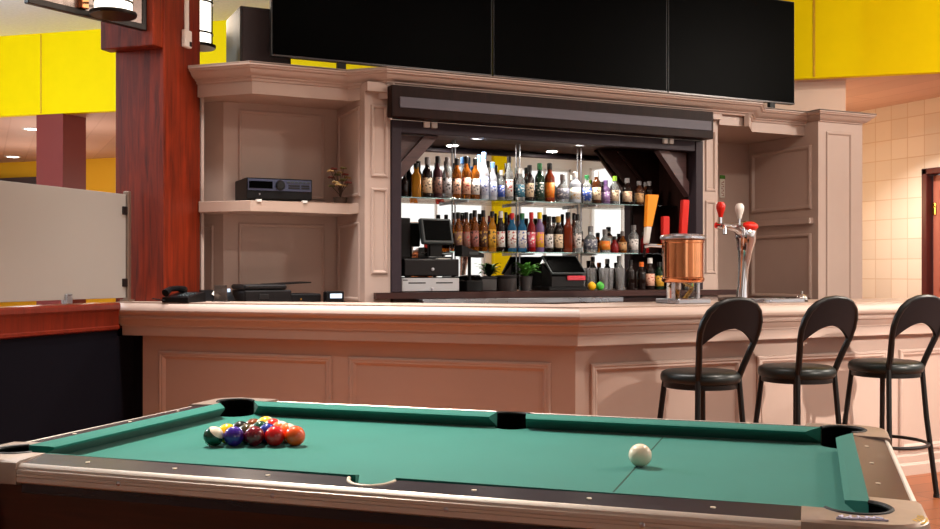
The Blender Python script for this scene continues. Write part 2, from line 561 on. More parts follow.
MB().box(-.02, .02, 1.985, 2.015, 0, .675, .004).box(-.035, .035, 1.975, 2.025, 0, .012).build('post', mat('post_metal', (150, 128, 112), .35, .8), sc_)
for z in (.09, .53):
    MB().box(-.016, .016, 1.945, 1.99, z, z + .05, .004).build('clamp', M['bronze'], sc_)
for y in (.6, 1.45):
    MB().box(-.02, .02, y, y + .05, 0, .055, .003).build('foot_clamp', M['steel'], sc_)

col = struct(MB().prism([tw(-4.203, 5.28), tw(-3.840, 5.28), tw(-3.840, 5.665), tw(-4.203, 5.665)], 0, 3.8, .006), 'column', M['column_wood'],
             'square polished red-brown timber column at the bar end', 'column')

# ------------------------------------------------------------------ wall sconces on the column
def lerp(a, b2, t): return (a[0] + (b2[0] - a[0]) * t, a[1] + (b2[1] - a[1]) * t)
p1, p2 = (.902, 6.426), (.226, 6.037)
ang = atan2(p2[1] - p1[1], p2[0] - p1[0])
s1 = thing('wall_sconce', 'large wall sconce on the column front with bronze-edged plate and white cylinder shade', 'wall light', (p1[0], p1[1], 2.733), ang, 'column sconces')
L = hypot(p2[0] - p1[0], p2[1] - p1[1])
# local x runs along the plate away from the column, +y towards the viewer
MB().box(.03, L - .03, -.012, .012, .03, .55).build('back_plate', M['plate'], s1)
MB().box(0, L, -.02, .02, 0, .035, .003).box(0, .03, -.02, .02, .03, .56, .003).box(L - .03, L, -.02, .02, .03, .56, .003).box(0, L, -.02, .02, .55, .58, .003).build('plate_frame', M['bronze'], s1)
ly = .15; lx = .335
MB().lathe([(0, .0), (.125, .0), (.13, .008), (.13, .02), (.06, .03), (0, .03)], 32, (lx, ly, 0)).build('base_disc', M['bronze'], s1, smooth=True)
MB().lathe([(0, .03), (.102, .03), (.104, .04), (.104, .5), (0, .5)], 32, (lx, ly, 0)).build('lamp_shade', M['lamp'], s1, smooth=True)
for z in (.072, .22, .37):
    MB().lathe([(.104, z), (.109, z), (.109, z + .012), (.104, z + .012)], 32, (lx, ly, 0)).build('shade_band', M['bronze'], s1, smooth=True)
MB().tube([(lx, .01, .02), (lx, ly, .015)], .012).tube([(lx, .01, .4), (lx, ly - .1, .4)], .01).build('bracket_arm', M['bronze'], s1)
MB().box(.42, .47, .012, .05, .035, .5, .005).build('side_rod', M['copper'], s1)
blk = MB().prism([tw(-4.235, 5.18), tw(-3.845, 5.18), tw(-3.845, 5.279), tw(-4.235, 5.279)], 2.643, 3.4, .006)
ob = blk.build('mounting_block', M['column_wood'], s1)
ob.matrix_parent_inverse = Matrix.LocRotScale(s1.location, s1.rotation_euler.to_quaternion(), None).inverted()
s2 = thing('wall_sconce', 'smaller wall sconce behind the column with white cylinder shade', 'wall light', (*tw(-4.03, 5.666), 2.788), ROT, 'column sconces')
MB().box(-.11, .11, .001, .03, .02, .6, .004).build('back_plate', M['plate'], s2)
MB().lathe([(0, .0), (.12, .0), (.125, .008), (.125, .02), (.05, .03), (0, .03)], 32, (0, .24, 0)).build('base_disc', M['bronze'], s2, smooth=True)
MB().lathe([(0, .03), (.1, .03), (.102, .04), (.102, .5), (0, .5)], 32, (0, .24, 0)).build('lamp_shade', M['lamp'], s2, smooth=True)
for z in (.09, .3):
    MB().lathe([(.102, z), (.107, z), (.107, z + .012), (.102, z + .012)], 32, (0, .24, 0)).build('shade_band', M['bronze'], s2, smooth=True)
MB().tube([(0, -.01, .015), (0, .24, .015)], .012).box(.113, .121, .236, .244, .01, .56).build('bracket_arm', M['bronze'], s2)
cd = thing('cable_conduit', 'thin white cable conduit with socket box on the column side', 'conduit', (*tw(-3.839, 5.50), 2.70), ROT)
MB().box(.0, .016, -.018, .018, .06, .7, .003).build('channel', M['white_trim'], cd)
MB().box(.0, .03, -.045, .03, -.01, .1, .005).build('socket_box', M['white_trim'], cd)
MB().box(.03, .034, .0, .02, .0, .03, .001).build('plug_hole', M['rubber'], cd)

# ------------------------------------------------------------------ the bar counter
NL, YR = 5.22, 4.57
cx_ = (NL / R2) - YR                       # corner x of the body line
BP = [tw(-3.97, 5.27), tw(-3.97, NL), (cx_, YR), (7.4, YR)]
BB = [tw(-3.95, 5.27), tw(-3.95, NL), (cx_, YR), (7.4, YR)]
bar = thing('bar_counter', 'long taupe panelled bar counter with moulded edge and angled corner', 'bar counter', (3.2, 4.9, 0))
MB().sweep(BB, [(-.04, .0), (0, 0), (0, .886), (-.04, .886)]).build('body', M['paint'], bar, True)
MB().sweep(BB[1:], [(-.02, 0), (.035, 0), (.035, .062), (.028, .072), (.02, .076), (.02, .118), (.012, .126), (-.02, .126)]).build('plinth', M['paint'], bar, True)
cp = [(-.04, 1.05), (.12, 1.05), (.104, 1.082), (.112, 1.080), (.120, 1.075), (.131, 1.061), (.136, 1.051), (.138, 1.040), (.135, 1.028), (.128, 1.02), (.117, 1.015), (.109, 1.012),
      (.109, 1.004), (.115, .999), (.113, .99), (.105, .985), (.1, .983), (.096, .972), (.088, .958), (.083, .952), (.083, .945), (.074, .943), (.074, .886), (-.04, .886)]
MB().sweep(BP, cp).build('edge_moulding', M['paint'], bar, True, smooth=True, ang=22)
q = offset_poly(BP, .102); q2 = offset_poly(BP, .095)
BACK = [(7.4, 5.1), (cx_ + .62, 5.1), (cx_ + .12, 4.97), tw(-3.83, 5.42), tw(-3.83, 5.274)]
top = MB().prism(q + BACK, 1.0825, 1.089)
top.prism(q2 + BACK, 1.051, 1.083)
top.build('countertop', M['paint_top'], bar, True)
MB().box(cx_ + .9, 7.4, 4.76, 5.05, 0, 1.05).build('service_side', M['dark_wood'], bar, True)
BEAD = [(0, 0), (0, .008), (.006, .014), (.014, .016), (.022, .012), (.03, .014), (.04, .006), (.046, 0)]
ul = (R2, -R2); nl = (-R2, -R2)
for u0, u1 in ((-3.83, -2.66), (-2.555, -1.375)):
    o3 = (*tw(u0, NL), .145)
    MB().frame(o3, ul, u1 - u0, .79 - .145, nl, BEAD).build('panel_moulding', M['paint'], bar, True, smooth=True, ang=25)
for x0, x1 in ((cx_ + .09, 3.92), (4.03, 5.06), (5.17, 6.2), (6.31, 7.3)):
    MB().frame((x0, YR, .145), (1, 0), x1 - x0, .785 - .145, (0, -1), BEAD).build('panel_moulding', M['paint'], bar, True, smooth=True, ang=25)

# ------------------------------------------------------------------ back bar cabinet
cab = thing('back_bar_cabinet', 'tall taupe back bar cabinet with crown moulding, open niches and mirrored alcove', 'cabinet', (3.7, 6.5, 0))
def cpart(mb, name, m, **k): return mb.build(name, m, cab, True, **k)
FB = [(0, 0), (0, .006), (.006, .011), (.014, .011), (.02, .005), (.024, 0)]
pl = MB().box(2.25, 2.428, 6.2505, 6.82, 0, 2.5)
for z0, z1 in ((1.257, 1.818), (1.89, 2.36)):
    pl.frame((2.292, 6.25, z0), (1, 0), .115, z1 - z0, (0, -1), FB)
cpart(pl, 'pilaster', M['paint'])
pr_ = MB().box(4.982, 5.13, 6.2505, 7.08, 0, 2.5)
for z0, z1 in ((1.257, 1.818), (1.89, 2.36)):
    pr_.frame((5.008, 6.25, z0), (1, 0), .1, z1 - z0, (0, -1), FB)
cpart(pr_, 'pilaster', M['paint'])
pe = MB().prism([(6.16, 6.25), (6.65, 6.25), (6.65, 6.9), (6.16, 7.11)], 0, 2.5)
pe.frame((6.245, 6.25, .3), (1, 0), .28, 2.12, (0, -1), FB)
for z0, z1 in ((1.05, 1.588), (1.79, 2.315)):
    pe.frame((6.16, 7.04, z0), (0, -1), .72, z1 - z0, (-1, 0), [(0, 0), (0, .012), (.008, .02), (.02, .02), (.03, .008), (.036, 0)])
cpart(pe, 'pilaster', M['paint'])
cpart(MB().box(6.112, 6.1595, 6.30, 7.04, 1.665, 1.715, .004), 'shelf_cleat', M['paint'])
CP = [(1.192, 6.617), (1.509, 6.30), (2.145, 6.30), (2.345, 6.10), (5.446, 6.10), (5.646, 6.30), (6.09, 6.30), (6.09, 6.16), (6.715, 6.16), (6.715, 6.8)]
crown = [(-.1, 2.582), (0, 2.582), (0, 2.566), (-.008, 2.562), (-.012, 2.552), (-.026, 2.545), (-.036, 2.53), (-.056, 2.514), (-.074, 2.508), (-.076, 2.5), (-.09, 2.498), (-.094, 2.482), (-.105, 2.48), (-.125, 2.48)]
cpart(MB().sweep(CP, crown, False), 'crown_moulding', M['paint'], smooth=True, ang=22)
ct = MB().prism([(x, y) for x, y in CP] + [(6.16, 7.08), (5.13, 7.08), (1.46, 6.95), (1.2, 7.1), (1.305, 6.735)], 2.575, 2.585)
cpart(ct, 'cabinet_top', M['paint'])
cpart(MB().sweep(CP[:4], [(-.105, 2.5), (-.105, 2.40), (-.14, 2.40), (-.14, 2.5)]).prism([(1.30, 6.735), (1.6, 6.43), (2.25, 6.43), (2.25, 6.82), (1.46, 6.82), (1.25, 7.03)], 2.405, 2.425), 'niche_canopy', M['paint'])
cpart(MB().sweep(CP[4:6] + [(6.16, 6.30)], [(-.105, 2.5), (-.105, 2.40), (-.14, 2.40), (-.14, 2.5)]).box(5.13, 5.44, 6.23, 6.25, 2.405, 2.5).prism([(5.13, 6.25), (5.43, 6.25), (5.605, 6.43), (6.16, 6.43), (6.16, 7.08), (5.13, 7.08)], 2.405, 2.425), 'niche_canopy', M['paint'])
cpart(MB().box(2.25, 5.13, 6.2, 6.25, 2.44, 2.5), 'fascia_board', M['paint'])
# left niche
nb = MB().prism([(1.46, 6.82), (2.25, 6.82), (2.25, 6.86), (1.47, 6.86), (1.2, 7.13), (1.17, 7.1)], .0, 2.5).prism([(1.298, 6.732), (1.318, 6.742), (1.225, 7.12), (1.20, 7.11)], 0, 2.5)
for z0, z1 in ((1.08, 1.6), (1.77, 2.36)):
    nb.frame((1.56, 6.82, z0), (1, 0), .6, z1 - z0, (0, -1), FB)
nb.frame((*lerp((1.46, 6.82), (1.17, 7.11), .92), 1.08), (R2, -R2), .3, .5, (-R2, -R2), FB)
for z0, z1 in ((1.08, 1.6), (1.77, 2.36)):
    nb.frame((2.25, 6.78, z0), (0, -1), .44, z1 - z0, (-1, 0), FB)
cpart(nb, 'niche_back', M['paint'])
shelf_o = [(1.272, 6.694), (1.545, 6.42), (2.2, 6.42), (2.25, 6.37), (2.25, 6.82), (1.46, 6.82), (1.24, 7.04), (1.305, 6.735)]
cpart(MB().prism(shelf_o, 1.655, 1.725, .003), 'niche_shelf', M['paint_top'])
lb = [(1.3, 6.46), (1.56, 6.2), (2.249, 6.2), (2.249, 6.82), (1.46, 6.82), (1.24, 7.04), (1.31, 6.735)]
cpart(MB().prism(lb, 0, 1.04), 'base_cabinet', M['paint'])
# right niche
cpart(MB().box(5.13, 6.16, 7.08, 7.11, 0, 2.5), 'niche_back', M['paint'])
cpart(MB().box(5.285, 6.1595, 6.26, 7.079, 0, 1.05), 'base_cabinet', M['dark_wood'])
# alcove
cpart(MB().box(2.432, 2.5, 6.235, 6.71, 1.137, 2.27, .003), 'alcove_jamb', M['frame_steel'])
cpart(MB().box(4.91, 4.978, 6.235, 6.71, 1.137, 2.27, .003), 'alcove_jamb', M['frame_steel'])
cpart(MB().box(2.5, 4.91, 6.245, 6.32, 2.19, 2.272, .003), 'alcove_header', M['frame_steel'])
cpart(MB().box(2.5, 4.91, 6.32, 6.72, 2.225, 2.24), 'alcove_ceiling', M['alcove_wood'])
cpart(MB().box(2.5, 2.506, 6.33, 6.71, 1.138, 2.225), 'alcove_lining', M['alcove_wood'])
cpart(MB().box(4.904, 4.91, 6.33, 6.71, 1.138, 2.225), 'alcove_lining', M['alcove_wood'])
cpart(MB().box(4.66, 4.904, 6.702, 6.714, 1.138, 2.225), 'dark_reflection_panel', M['alcove_wood'])  # dark sheet over the mirror, stands in for its dark reflection
gp_ = MB(); gv = [(4.33, 2.224), (4.9, 2.224), (4.9, 1.80), (4.74, 1.80)]  # added dark shape imitating the brace reflected in the mirror
ga = [gp_.bm.verts.new((x, 6.694, z)) for x, z in gv]; gb = [gp_.bm.verts.new((x, 6.712, z)) for x, z in gv]
gp_.face(ga); gp_.face(gb[::-1])
for i in range(4): gp_.face((ga[i], ga[(i + 1) % 4], gb[(i + 1) % 4], gb[i]))
gpo = cpart(gp_, 'brace_reflection_panel', M['alcove_wood'])
for (xa, za), (xb, zb) in (((4.33, 2.224), (4.74, 1.80)), ((4.50, 2.224), (4.88, 1.84))):
    bb = MB().tube([(xa, 6.688, za), (xb, 6.688, zb)], .016, 4)
    bb.build('brace_reflection_strip', M['alcove_wood'], gpo, True)  # reflected brace edges built as solid strips
cpart(MB().box(2.43, 4.98, 6.715, 6.74, 1.137, 2.26), 'mirror', M['mirror'])
sh = MB().box(2.385, 4.98, 6.115, 6.195, 2.272, 2.476, .004).box(2.44, 4.975, 6.19, 6.249, 2.274, 2.436)
so = cpart(sh, 'shutter_housing', M['alcove_wood'])
MB().box(2.44, 4.955, 6.107, 6.116, 2.332, 2.402, .002).build('shutter_band', M['shutter_band'], so, True)
for x in (2.66, 4.6):
    mb = MB().box(x, x + .04, 6.222, 6.244, 2.232, 2.271, .003).box(x + .055, x + .095, 6.222, 6.244, 2.232, 2.271, .003)
    mb.build('catch', M['white_plastic'], so, True)
def brace(xa, za, xb, zb, sx):
    L = hypot(xb - xa, zb - za)
    g = MB()
    vs = [(xa, za), (xb, zb), (xa, zb)]
    for y0, y1, grow in ((6.345, 6.36, 0),):
        a = [g.bm.verts.new((x, y0, z)) for x, z in vs]; b2 = [g.bm.verts.new((x, y1, z)) for x, z in vs]
        g.face(a); g.face(b2[::-1])
        for i in range(3): g.face((a[i], a[(i + 1) % 3], b2[(i + 1) % 3], b2[i]))
    o = cpart(g, 'corner_gusset', M['brace_wood'])
    dx, dz = (xb - xa) / L, (zb - za) / L
    nx, nz = -dz, dx
    if nx * sx < 0: nx, nz = -nx, -nz
    t = MB()
    ring = [(xa, za), (xb, zb), (xb + nx * .06 * 0 + dx * 0 + sx * .1, zb), (xa, za - .11)]
    a = [t.bm.verts.new((x, 6.31, z)) for x, z in ring]; b2 = [t.bm.verts.new((x, 6.375, z)) for x, z in ring]
    t.face(a); t.face(b2[::-1])
    for i in range(4): t.face((a[i], a[(i + 1) % 4], b2[(i + 1) % 4], b2[i]))
    t.build('brace_board', M['brace_wood'], o, True)
brace(2.506, 1.98, 2.70, 2.188, 1)
brace(4.904, 1.96, 4.72, 2.188, -1)
gs1 = cpart(MB().box(2.508, 4.902, 6.455, 6.712, 1.777, 1.785, .001), 'glass_shelf', M['glass'])
gs2 = cpart(MB().box(2.95, 4.902, 6.455, 6.712, 1.407, 1.415, .001), 'glass_shelf', M['glass'])
for x in (3.10, 3.63, 4.168):
    cpart(MB().tube([(x, 6.69, 1.137), (x, 6.69, 2.225)], .006, 8), 'shelf_standard', M['steel'])
    for g in (gs1, gs2):
        z = 1.777 if g is gs1 else 1.407
        MB().box(x - .006, x + .006, 6.47, 6.69, z - .012, z - .001).build('bracket', M['steel'], g, True)
for x in (3.19, 4.05):
    MBq = MB().lathe([(0, -.004), (.04, -.004), (.04, 0)], 20, (x, 6.5, 2.225))
    lo = cpart(MBq, 'alcove_downlight', M['downlight'])
    MB().lathe([(.04, 0), (.04, -.007), (.055, -.007), (.056, 0)], 20, (x, 6.5, 2.225)).build('trim_ring', M['steel'], lo, True)

ctr = thing('back_counter', 'dark wood back counter under the bottle shelves with steel front rail', 'counter', (3.7, 6.4, 0))
MB().prism([(2.31, 6.2), (5.28, 6.2), (5.28, 6.249), (4.978, 6.248), (4.978, 6.712), (2.431, 6.712), (2.431, 6.248), (2.31, 6.248)], 1.095, 1.135).build('worktop', M['dark_wood'], ctr, True)
MB().box(2.45, 4.96, 6.26, 6.7, 0, 1.095).build('base', M['dark_wood'], ctr, True)
MB().box(2.596, 4.158, 6.1, 6.2, 1.055, 1.091, .004).build('steel_rail', M['steel'], ctr, True)
# ------------------------------------------------------------------ pool table (local x along its length, y across, origin on the floor)
TC = tw(-.946, 2.5745)
HW, HH, ZC = .971, .4875, .775
TC = (TC[0] + .003, TC[1] - .003)
tab = thing('pool_table', 'pool table with green cloth and aluminium edged dark rails', 'pool table', (*TC, 0), ROT + radians(.7))
CB = .045                                   # cushion depth
PCX, PCY, PR = HW + .02, HH + .02, .062     # corner pockets
SPY, SPR = HH + .052, .055                  # side pockets
def zr(d):                                  # rail height by distance outside the nose
    return .821 - max(0, d - CB) * .12
def arc(cx, cy, r, a0, a1, n):
    return [(cx + r * cos(radians(a0 + (a1 - a0) * i / n)), cy + r * sin(radians(a0 + (a1 - a0) * i / n))) for i in range(n + 1)]
# bed with pocket bites, one quarter mirrored
q1 = [(HW + CB, 0), (HW + CB, HH - .045)] + arc(PCX, PCY, PR, -64, -206, 10) + [(HW - .045, HH + CB), (SPR, HH + CB)] + arc(0, SPY, SPR, -8, -90, 6)
quad = lambda p, sx, sy: [(x * sx, y * sy) for x, y in p]
bed = q1[:] + quad(q1, -1, 1)[::-1][1:] + quad(q1, -1, -1)[1:] + quad(q1, 1, -1)[::-1][1:-1]
MB().prism(bed, ZC - .03, ZC).build('bed_cloth', M['cloth'], tab)
MB().box(HW / 2 - .002, HW / 2 + .002, -HH, HH, ZC, ZC + .0006).build('head_string', M['chalk'], tab)
def cushion(L, a0, a1):
    # L nose length direction +x, nose at y=0, back at y=CB; a0,a1 how far the back reaches past the nose at each end
    mb = MB(); rings = []
    for x, s in ((0, -a0), (L, a1)):
        ring = []
        for d, z in ((0, .0365), (.0, .031), (.042, .004), (CB, 0), (CB, .046), (.012, .040)):
            ring.append(mb.bm.verts.new((x + s * d / CB, d, ZC + z)))
        rings.append(ring)
    for i in range(6):
        mb.face((rings[0][i], rings[0][(i + 1) % 6], rings[1][(i + 1) % 6], rings[1][i]))
    mb.face(rings[0]); mb.face(rings[1][::-1])
    return mb
cg, sg, ce, se = .080, .060, .042, .012
ll = HW - cg - sg
for sx, sy in ((1, 1), (-1, 1), (1, -1), (-1, -1)):
    mb = MB()
    m = Matrix.Diagonal((sx, sy, 1, 1)) @ Matrix.Translation((sg, HH, 0))
    mb.add(cushion(ll, se, ce), m)
    mb.build('cushion', M['cloth'], tab)
for sx in (1, -1):
    mb = MB()
    m = Matrix.Diagonal((sx, 1, 1, 1)) @ Matrix.Translation((HW, HH - cg, 0)) @ Matrix.Rotation(radians(-90), 4, 'Z')
    mb.add(cushion(2 * (HH - cg), ce, ce), m)
    mb.build('cushion', M['cloth'], tab)
WD = CB + .08                               # outer edge of the laminate
CLX, CLY = .89, .405                        # where the corner castings begin
def rail(name, x0, x1, y_sign, bite):
    mb = MB()
    inner = [(x0, HH + CB)]
    if bite:
        inner += [p for p in arc(0, SPY, SPR + .006, 172, 8, 12)]
        inner = [(x0, HH + CB)] + [(x, max(HH + CB, y)) for x, y in inner[1:]]
    inner += [(x1, HH + CB)]
    outer = [(x, HH + WD) for x, _ in inner]
    it = [mb.bm.verts.new((x, y * y_sign, zr(y - HH))) for x, y in inner]
    ot = [mb.bm.verts.new((x, y * y_sign, zr(y - HH))) for x, y in outer]
    ib = [mb.bm.verts.new((x, y * y_sign, ZC - .035)) for x, y in inner]
    obv = [mb.bm.verts.new((x, y * y_sign, ZC - .035)) for x, y in outer]
    for i in range(len(inner) - 1):
        mb.face((it[i], it[i + 1], ot[i + 1], ot[i])); mb.face((ib[i], ib[i + 1], obv[i + 1], obv[i]))
        mb.face((it[i], it[i + 1], ib[i + 1], ib[i])); mb.face((ot[i], ot[i + 1], obv[i + 1], obv[i]))
    mb.face((it[0], ot[0], obv[0], ib[0])); mb.face((it[-1], ot[-1], obv[-1], ib[-1]))
    return mb.build(name, M['rail_wood'], tab)
rails = []
for s in (1, -1):
    rails.append((rail('rail', -CLX, CLX, s, True), [(x, s * (HH + .088)) for x in (-HW * .75, -HW * .5, -HW * .25, HW * .25, HW * .5, HW * .75)]))
for s in (1, -1):
    mb = MB(); pts = []
    for y in (-CLY, CLY):
        pts.append([mb.bm.verts.new((s * (HW + d), y, z)) for d, z in ((CB, zr(CB)), (WD, zr(WD)), (WD, ZC - .035), (CB, ZC - .035))])
    for i in range(4): mb.face((pts[0][i], pts[0][(i + 1) % 4], pts[1][(i + 1) % 4], pts[1][i]))
    mb.face(pts[0]); mb.face(pts[1][::-1])
    rails.append((mb.build('rail', M['rail_wood'], tab), [(s * (HW + .072), y) for y in (-HH * .5, 0, HH * .5)]))
for r, sights in rails:
    for x, y in sights:
        d = max(abs(x) - HW, abs(y) - HH)
        MB().lathe([(.0055, zr(d) - .002), (.0055, zr(d) + .0012), (0, zr(d) + .0015)], 12, (x, y, 0)).build('sight', M['ivory'], r)
# aluminium trim along the rails
TP = [(WD, zr(WD) - .001), (WD + .003, zr(WD) + .001), (WD + .009, .809), (WD + .013, .805), (WD + .0135, .800), (WD + .017, .798), (WD + .017, .791), (WD + .0155, .790), (WD + .017, .789), (WD + .017, .783), (WD + .0155, .782), (WD + .017, .781), (WD + .017, .770), (WD + .012, .766), (WD, .766)]
for s in (1, -1):
    mb = MB(); rr = []
    for x in (-CLX, CLX): rr.append([mb.bm.verts.new((x, s * (HH + d), z)) for d, z in TP])
    for i in range(len(TP)): mb.face((rr[0][i], rr[0][(i + 1) % len(TP)], rr[1][(i + 1) % len(TP)], rr[1][i]))
    mb.face(rr[0]); mb.face(rr[1][::-1])
    t_ = mb.build('edge_trim', M['trim_metal'], tab, smooth=True, ang=25)
    for x in (-.6, -.2, .2, .6):
        MB().sphere((x, s * (HH + WD + .0165), .784), .006, 10, 6, (1, .3, 1)).build('screw', M['steel'], t_)
    mb = MB(); rr = []
    for y in (-CLY, CLY): rr.append([mb.bm.verts.new((s * (HW + d), y, z)) for d, z in TP])
    for i in range(len(TP)): mb.face((rr[0][i], rr[0][(i + 1) % len(TP)], rr[1][(i + 1) % len(TP)], rr[1][i]))
    mb.face(rr[0]); mb.face(rr[1][::-1])
    mb.build('edge_trim', M['trim_metal'], tab, smooth=True, ang=25)
# corner castings and pockets
OW = WD + .019
inner = [(CLX, HH + CB)] + arc(PCX, PCY, PR, 154, -64, 18) + [(HW + CB, CLY)]
RC = .085
outer = [(CLX, HH + OW)] + [(CLX + (HW + OW - RC - CLX) * i / 3, HH + OW) for i in (1, 2, 3)] + arc(HW + OW - RC, HH + OW - RC, RC, 90, 0, 12)[1:] + \
        [(HW + OW, HH + OW - RC + (CLY - HH - OW + RC) * i / 3) for i in (1, 2, 3)]
while len(outer) < len(inner): outer.insert(1, lerp(outer[0], outer[1], .5))
while len(outer) > len(inner): outer.pop(2)
for sx, sy in ((1, 1), (-1, 1), (1, -1), (-1, -1)):
    mb = MB()
    P3 = lambda p, z: mb.bm.verts.new((p[0] * sx, p[1] * sy, z))
    hz = .8215
    rows = [[P3(p, ZC - .06) for p in inner], [P3(p, hz) for p in inner]]
    for f, z in ((.88, hz - .003), (.97, hz - .008), (1, hz - .018)):
        rows.append([P3(lerp(a, b2, f), z) for a, b2 in zip(inner, outer)])
    rows.append([P3(lerp(a, b2, 1), .763) for a, b2 in zip(inner, outer)])
    rows.append([P3(lerp(a, b2, .8), .758) for a, b2 in zip(inner, outer)])
    for A, B in zip(rows, rows[1:]):
        for i in range(len(A) - 1): mb.face((A[i], A[i + 1], B[i + 1], B[i]))
    for e in (0, -1): mb.face([r[e] for r in rows])
    ca = mb.build('corner_casting', M['casting'], tab, smooth=True, ang=30)
    pk = MB()
    pts = arc(PCX, PCY, PR, 158, -68, 20)
    pk.tube([(x * sx, y * sy, .8195) for x, y in pts], .0052, 8)
    pk.build('pocket_rim', M['rubber'], ca)
    lin_ = MB()
    r1 = [lin_.bm.verts.new((x * sx, y * sy, .82)) for x, y in arc(PCX, PCY, PR - .001, 158, -68, 20)]
    r0 = [lin_.bm.verts.new((x * sx, y * sy, ZC - .1)) for x, y in arc(PCX, PCY, PR - .001, 158, -68, 20)]
    for i in range(20): lin_.face((r1[i], r1[i + 1], r0[i + 1], r0[i]))
    lin_.lathe([(0, ZC - .10), (PR + .004, ZC - .10), (PR + .004, ZC - .032)], 24, (PCX * sx, PCY * sy, 0))
    lin_.build('pocket', M['pocket_black'], tab)
    if (sx, sy) == (1, -1):
        # worn light script badge and a yellow scuff on the near right casting
        w = MB(); base = []
        bx0, by0 = .955, -.597
        for i in range(41):
            t = i / 40
            base.append((bx0 + t * .075 + .004 * sin(t * 34), by0 + t * .012 + .011 * sin(t * 30) * (1 - .5 * t), .8205))
        w.tube(base, .0019, 6)
        w.tube([(bx0 - .004, by0 - .014, .821), (bx0 + .085, by0 - .004, .821)], .002, 6)
        w.build('script_badge', M['lavender'], ca)
        y_ = MB()
        ys = arc(HW + OW - RC, HH + OW - RC, RC - .004, -6, 34, 8)
        for i in range(8):
            a, b2 = ys[i], ys[i + 1]
            k = .012 + .006 * (i % 2)
            a2, b3 = lerp(a, (HW, HH), k * 7), lerp(b2, (HW, HH), k * 7)
            y_.face([y_.bm.verts.new((p[0], -p[1], .8165 if j < 2 else .8205)) for j, p in enumerate((a, b2, b3, a2))])
        y_.build('scuff_mark', M['worn_yellow'], ca)
for s in (1, -1):
    o = MB()
    r1 = [o.bm.verts.new((x, y * s, .817)) for x, y in arc(0, SPY, SPR, 180, 0, 20)]
    r0 = [o.bm.verts.new((x, y * s, ZC - .1)) for x, y in arc(0, SPY, SPR, 180, 0, 20)]
    for i in range(20): o.face((r1[i], r1[i + 1], r0[i + 1], r0[i]))
    o.lathe([(0, ZC - .10), (SPR + .004, ZC - .10), (SPR + .004, ZC - .032)], 24, (0, SPY * s, 0))
    po = o.build('pocket', M['pocket_black'], tab)
    pts = [(x, y * s, zr(y - HH) - .0015) for x, y in arc(0, SPY, SPR + .001, 168, 12, 20)]
    MB().tube(pts, .0045, 8).build('pocket_rim', M['ivory'] if s < 0 else M['rubber'], po)
# body and legs
ap = MB()
bw, bh = HW + .122, HH + .122
lo = [(-bw + .05, -bh + .04), (bw - .05, -bh + .04), (bw - .05, bh - .04), (-bw + .05, bh - .04)]
hi = [(-bw, -bh), (bw, -bh), (bw, bh), (-bw, bh)]
a = [ap.bm.verts.new((*p, .40)) for p in lo]; b2 = [ap.bm.verts.new((*p, .758)) for p in hi]
ap.face(a[::-1])
for i in range(4): ap.face((a[i], a[(i + 1) % 4], b2[(i + 1) % 4], b2[i]))
ap.build('apron', M['table_wood'], tab)
for sx in (1, -1):
    for sy in (1, -1):
        MB().prism([((bw + .009) * sx, (bh + .009) * sy), ((bw - .12) * sx, (bh + .009) * sy), ((bw - .12) * sx, (bh - .1) * sy), ((bw - .1) * sx, (bh - .12) * sy), ((bw + .009) * sx, (bh - .12) * sy)], .38, .7575).build('corner_post', M['pocket_black'], tab)
        g = MB()
        r0 = [g.bm.verts.new((sx * (bw - .14 + x), sy * (bh - .14 + y), .015)) for x, y in ((-.06, -.06), (.06, -.06), (.06, .06), (-.06, .06))]
        r1 = [g.bm.verts.new((sx * (bw - .15 + x), sy * (bh - .15 + y), .40)) for x, y in ((-.08, -.08), (.08, -.08), (.08, .08), (-.08, .08))]
        for i in range(4): g.face((r0[i], r0[(i + 1) % 4], r1[(i + 1) % 4], r1[i]))
        g.face(r0); g.face(r1)
        lg = g.build('leg', M['table_wood'], tab)
        MB().lathe([(.04, 0), (.045, .005), (.045, .016), (0, .016)], 16, (sx * (bw - .14), sy * (bh - .14), 0)).build('foot', M['rubber'], lg)

# ------------------------------------------------------------------ balls
BR = .0286
def ball(name, c, stripe, x, y, label, group=None, rot=(0, 0, 0), cat='pool ball'):
    o = MB().sphere((0, 0, 0), BR, 32, 20).build(name, ball_mat(name + '_resin', c, stripe), smooth=True, ang=180)
    o.location = (x, y, ZC + BR)
    if stripe:
        r_, t_, u_ = rot
        o.rotation_euler = Vector((.901 * r_ - .434 * t_, -.434 * r_ - .901 * t_, u_)).to_track_quat('Z', 'Y').to_euler()
    else:
        o.rotation_euler = rot
    return tag(o, label, cat, group)
cu = MB().sphere((0, 0, 0), .0293, 32, 20).build('cue_ball', mat('ivory_cue_ball', (238, 224, 200), .15, var=.03, vscale=40, coat=.3), smooth=True, ang=180)
cu.location = (1.504 + .008, 2.132 + .012, ZC + .0293); tag(cu, 'ivory white cue ball alone on the right half of the green cloth', 'cue ball')
fa, fb = Vector((.597, 2.918)), Vector((.805, 2.827))
du = (fb - fa).normalized() * (BR * 2 + .0004)
dn = Vector((-du.y, du.x)) * sqrt(3) / 2 + du * .5
dn = Vector((-du.y, du.x)) * (sqrt(3) / 2)
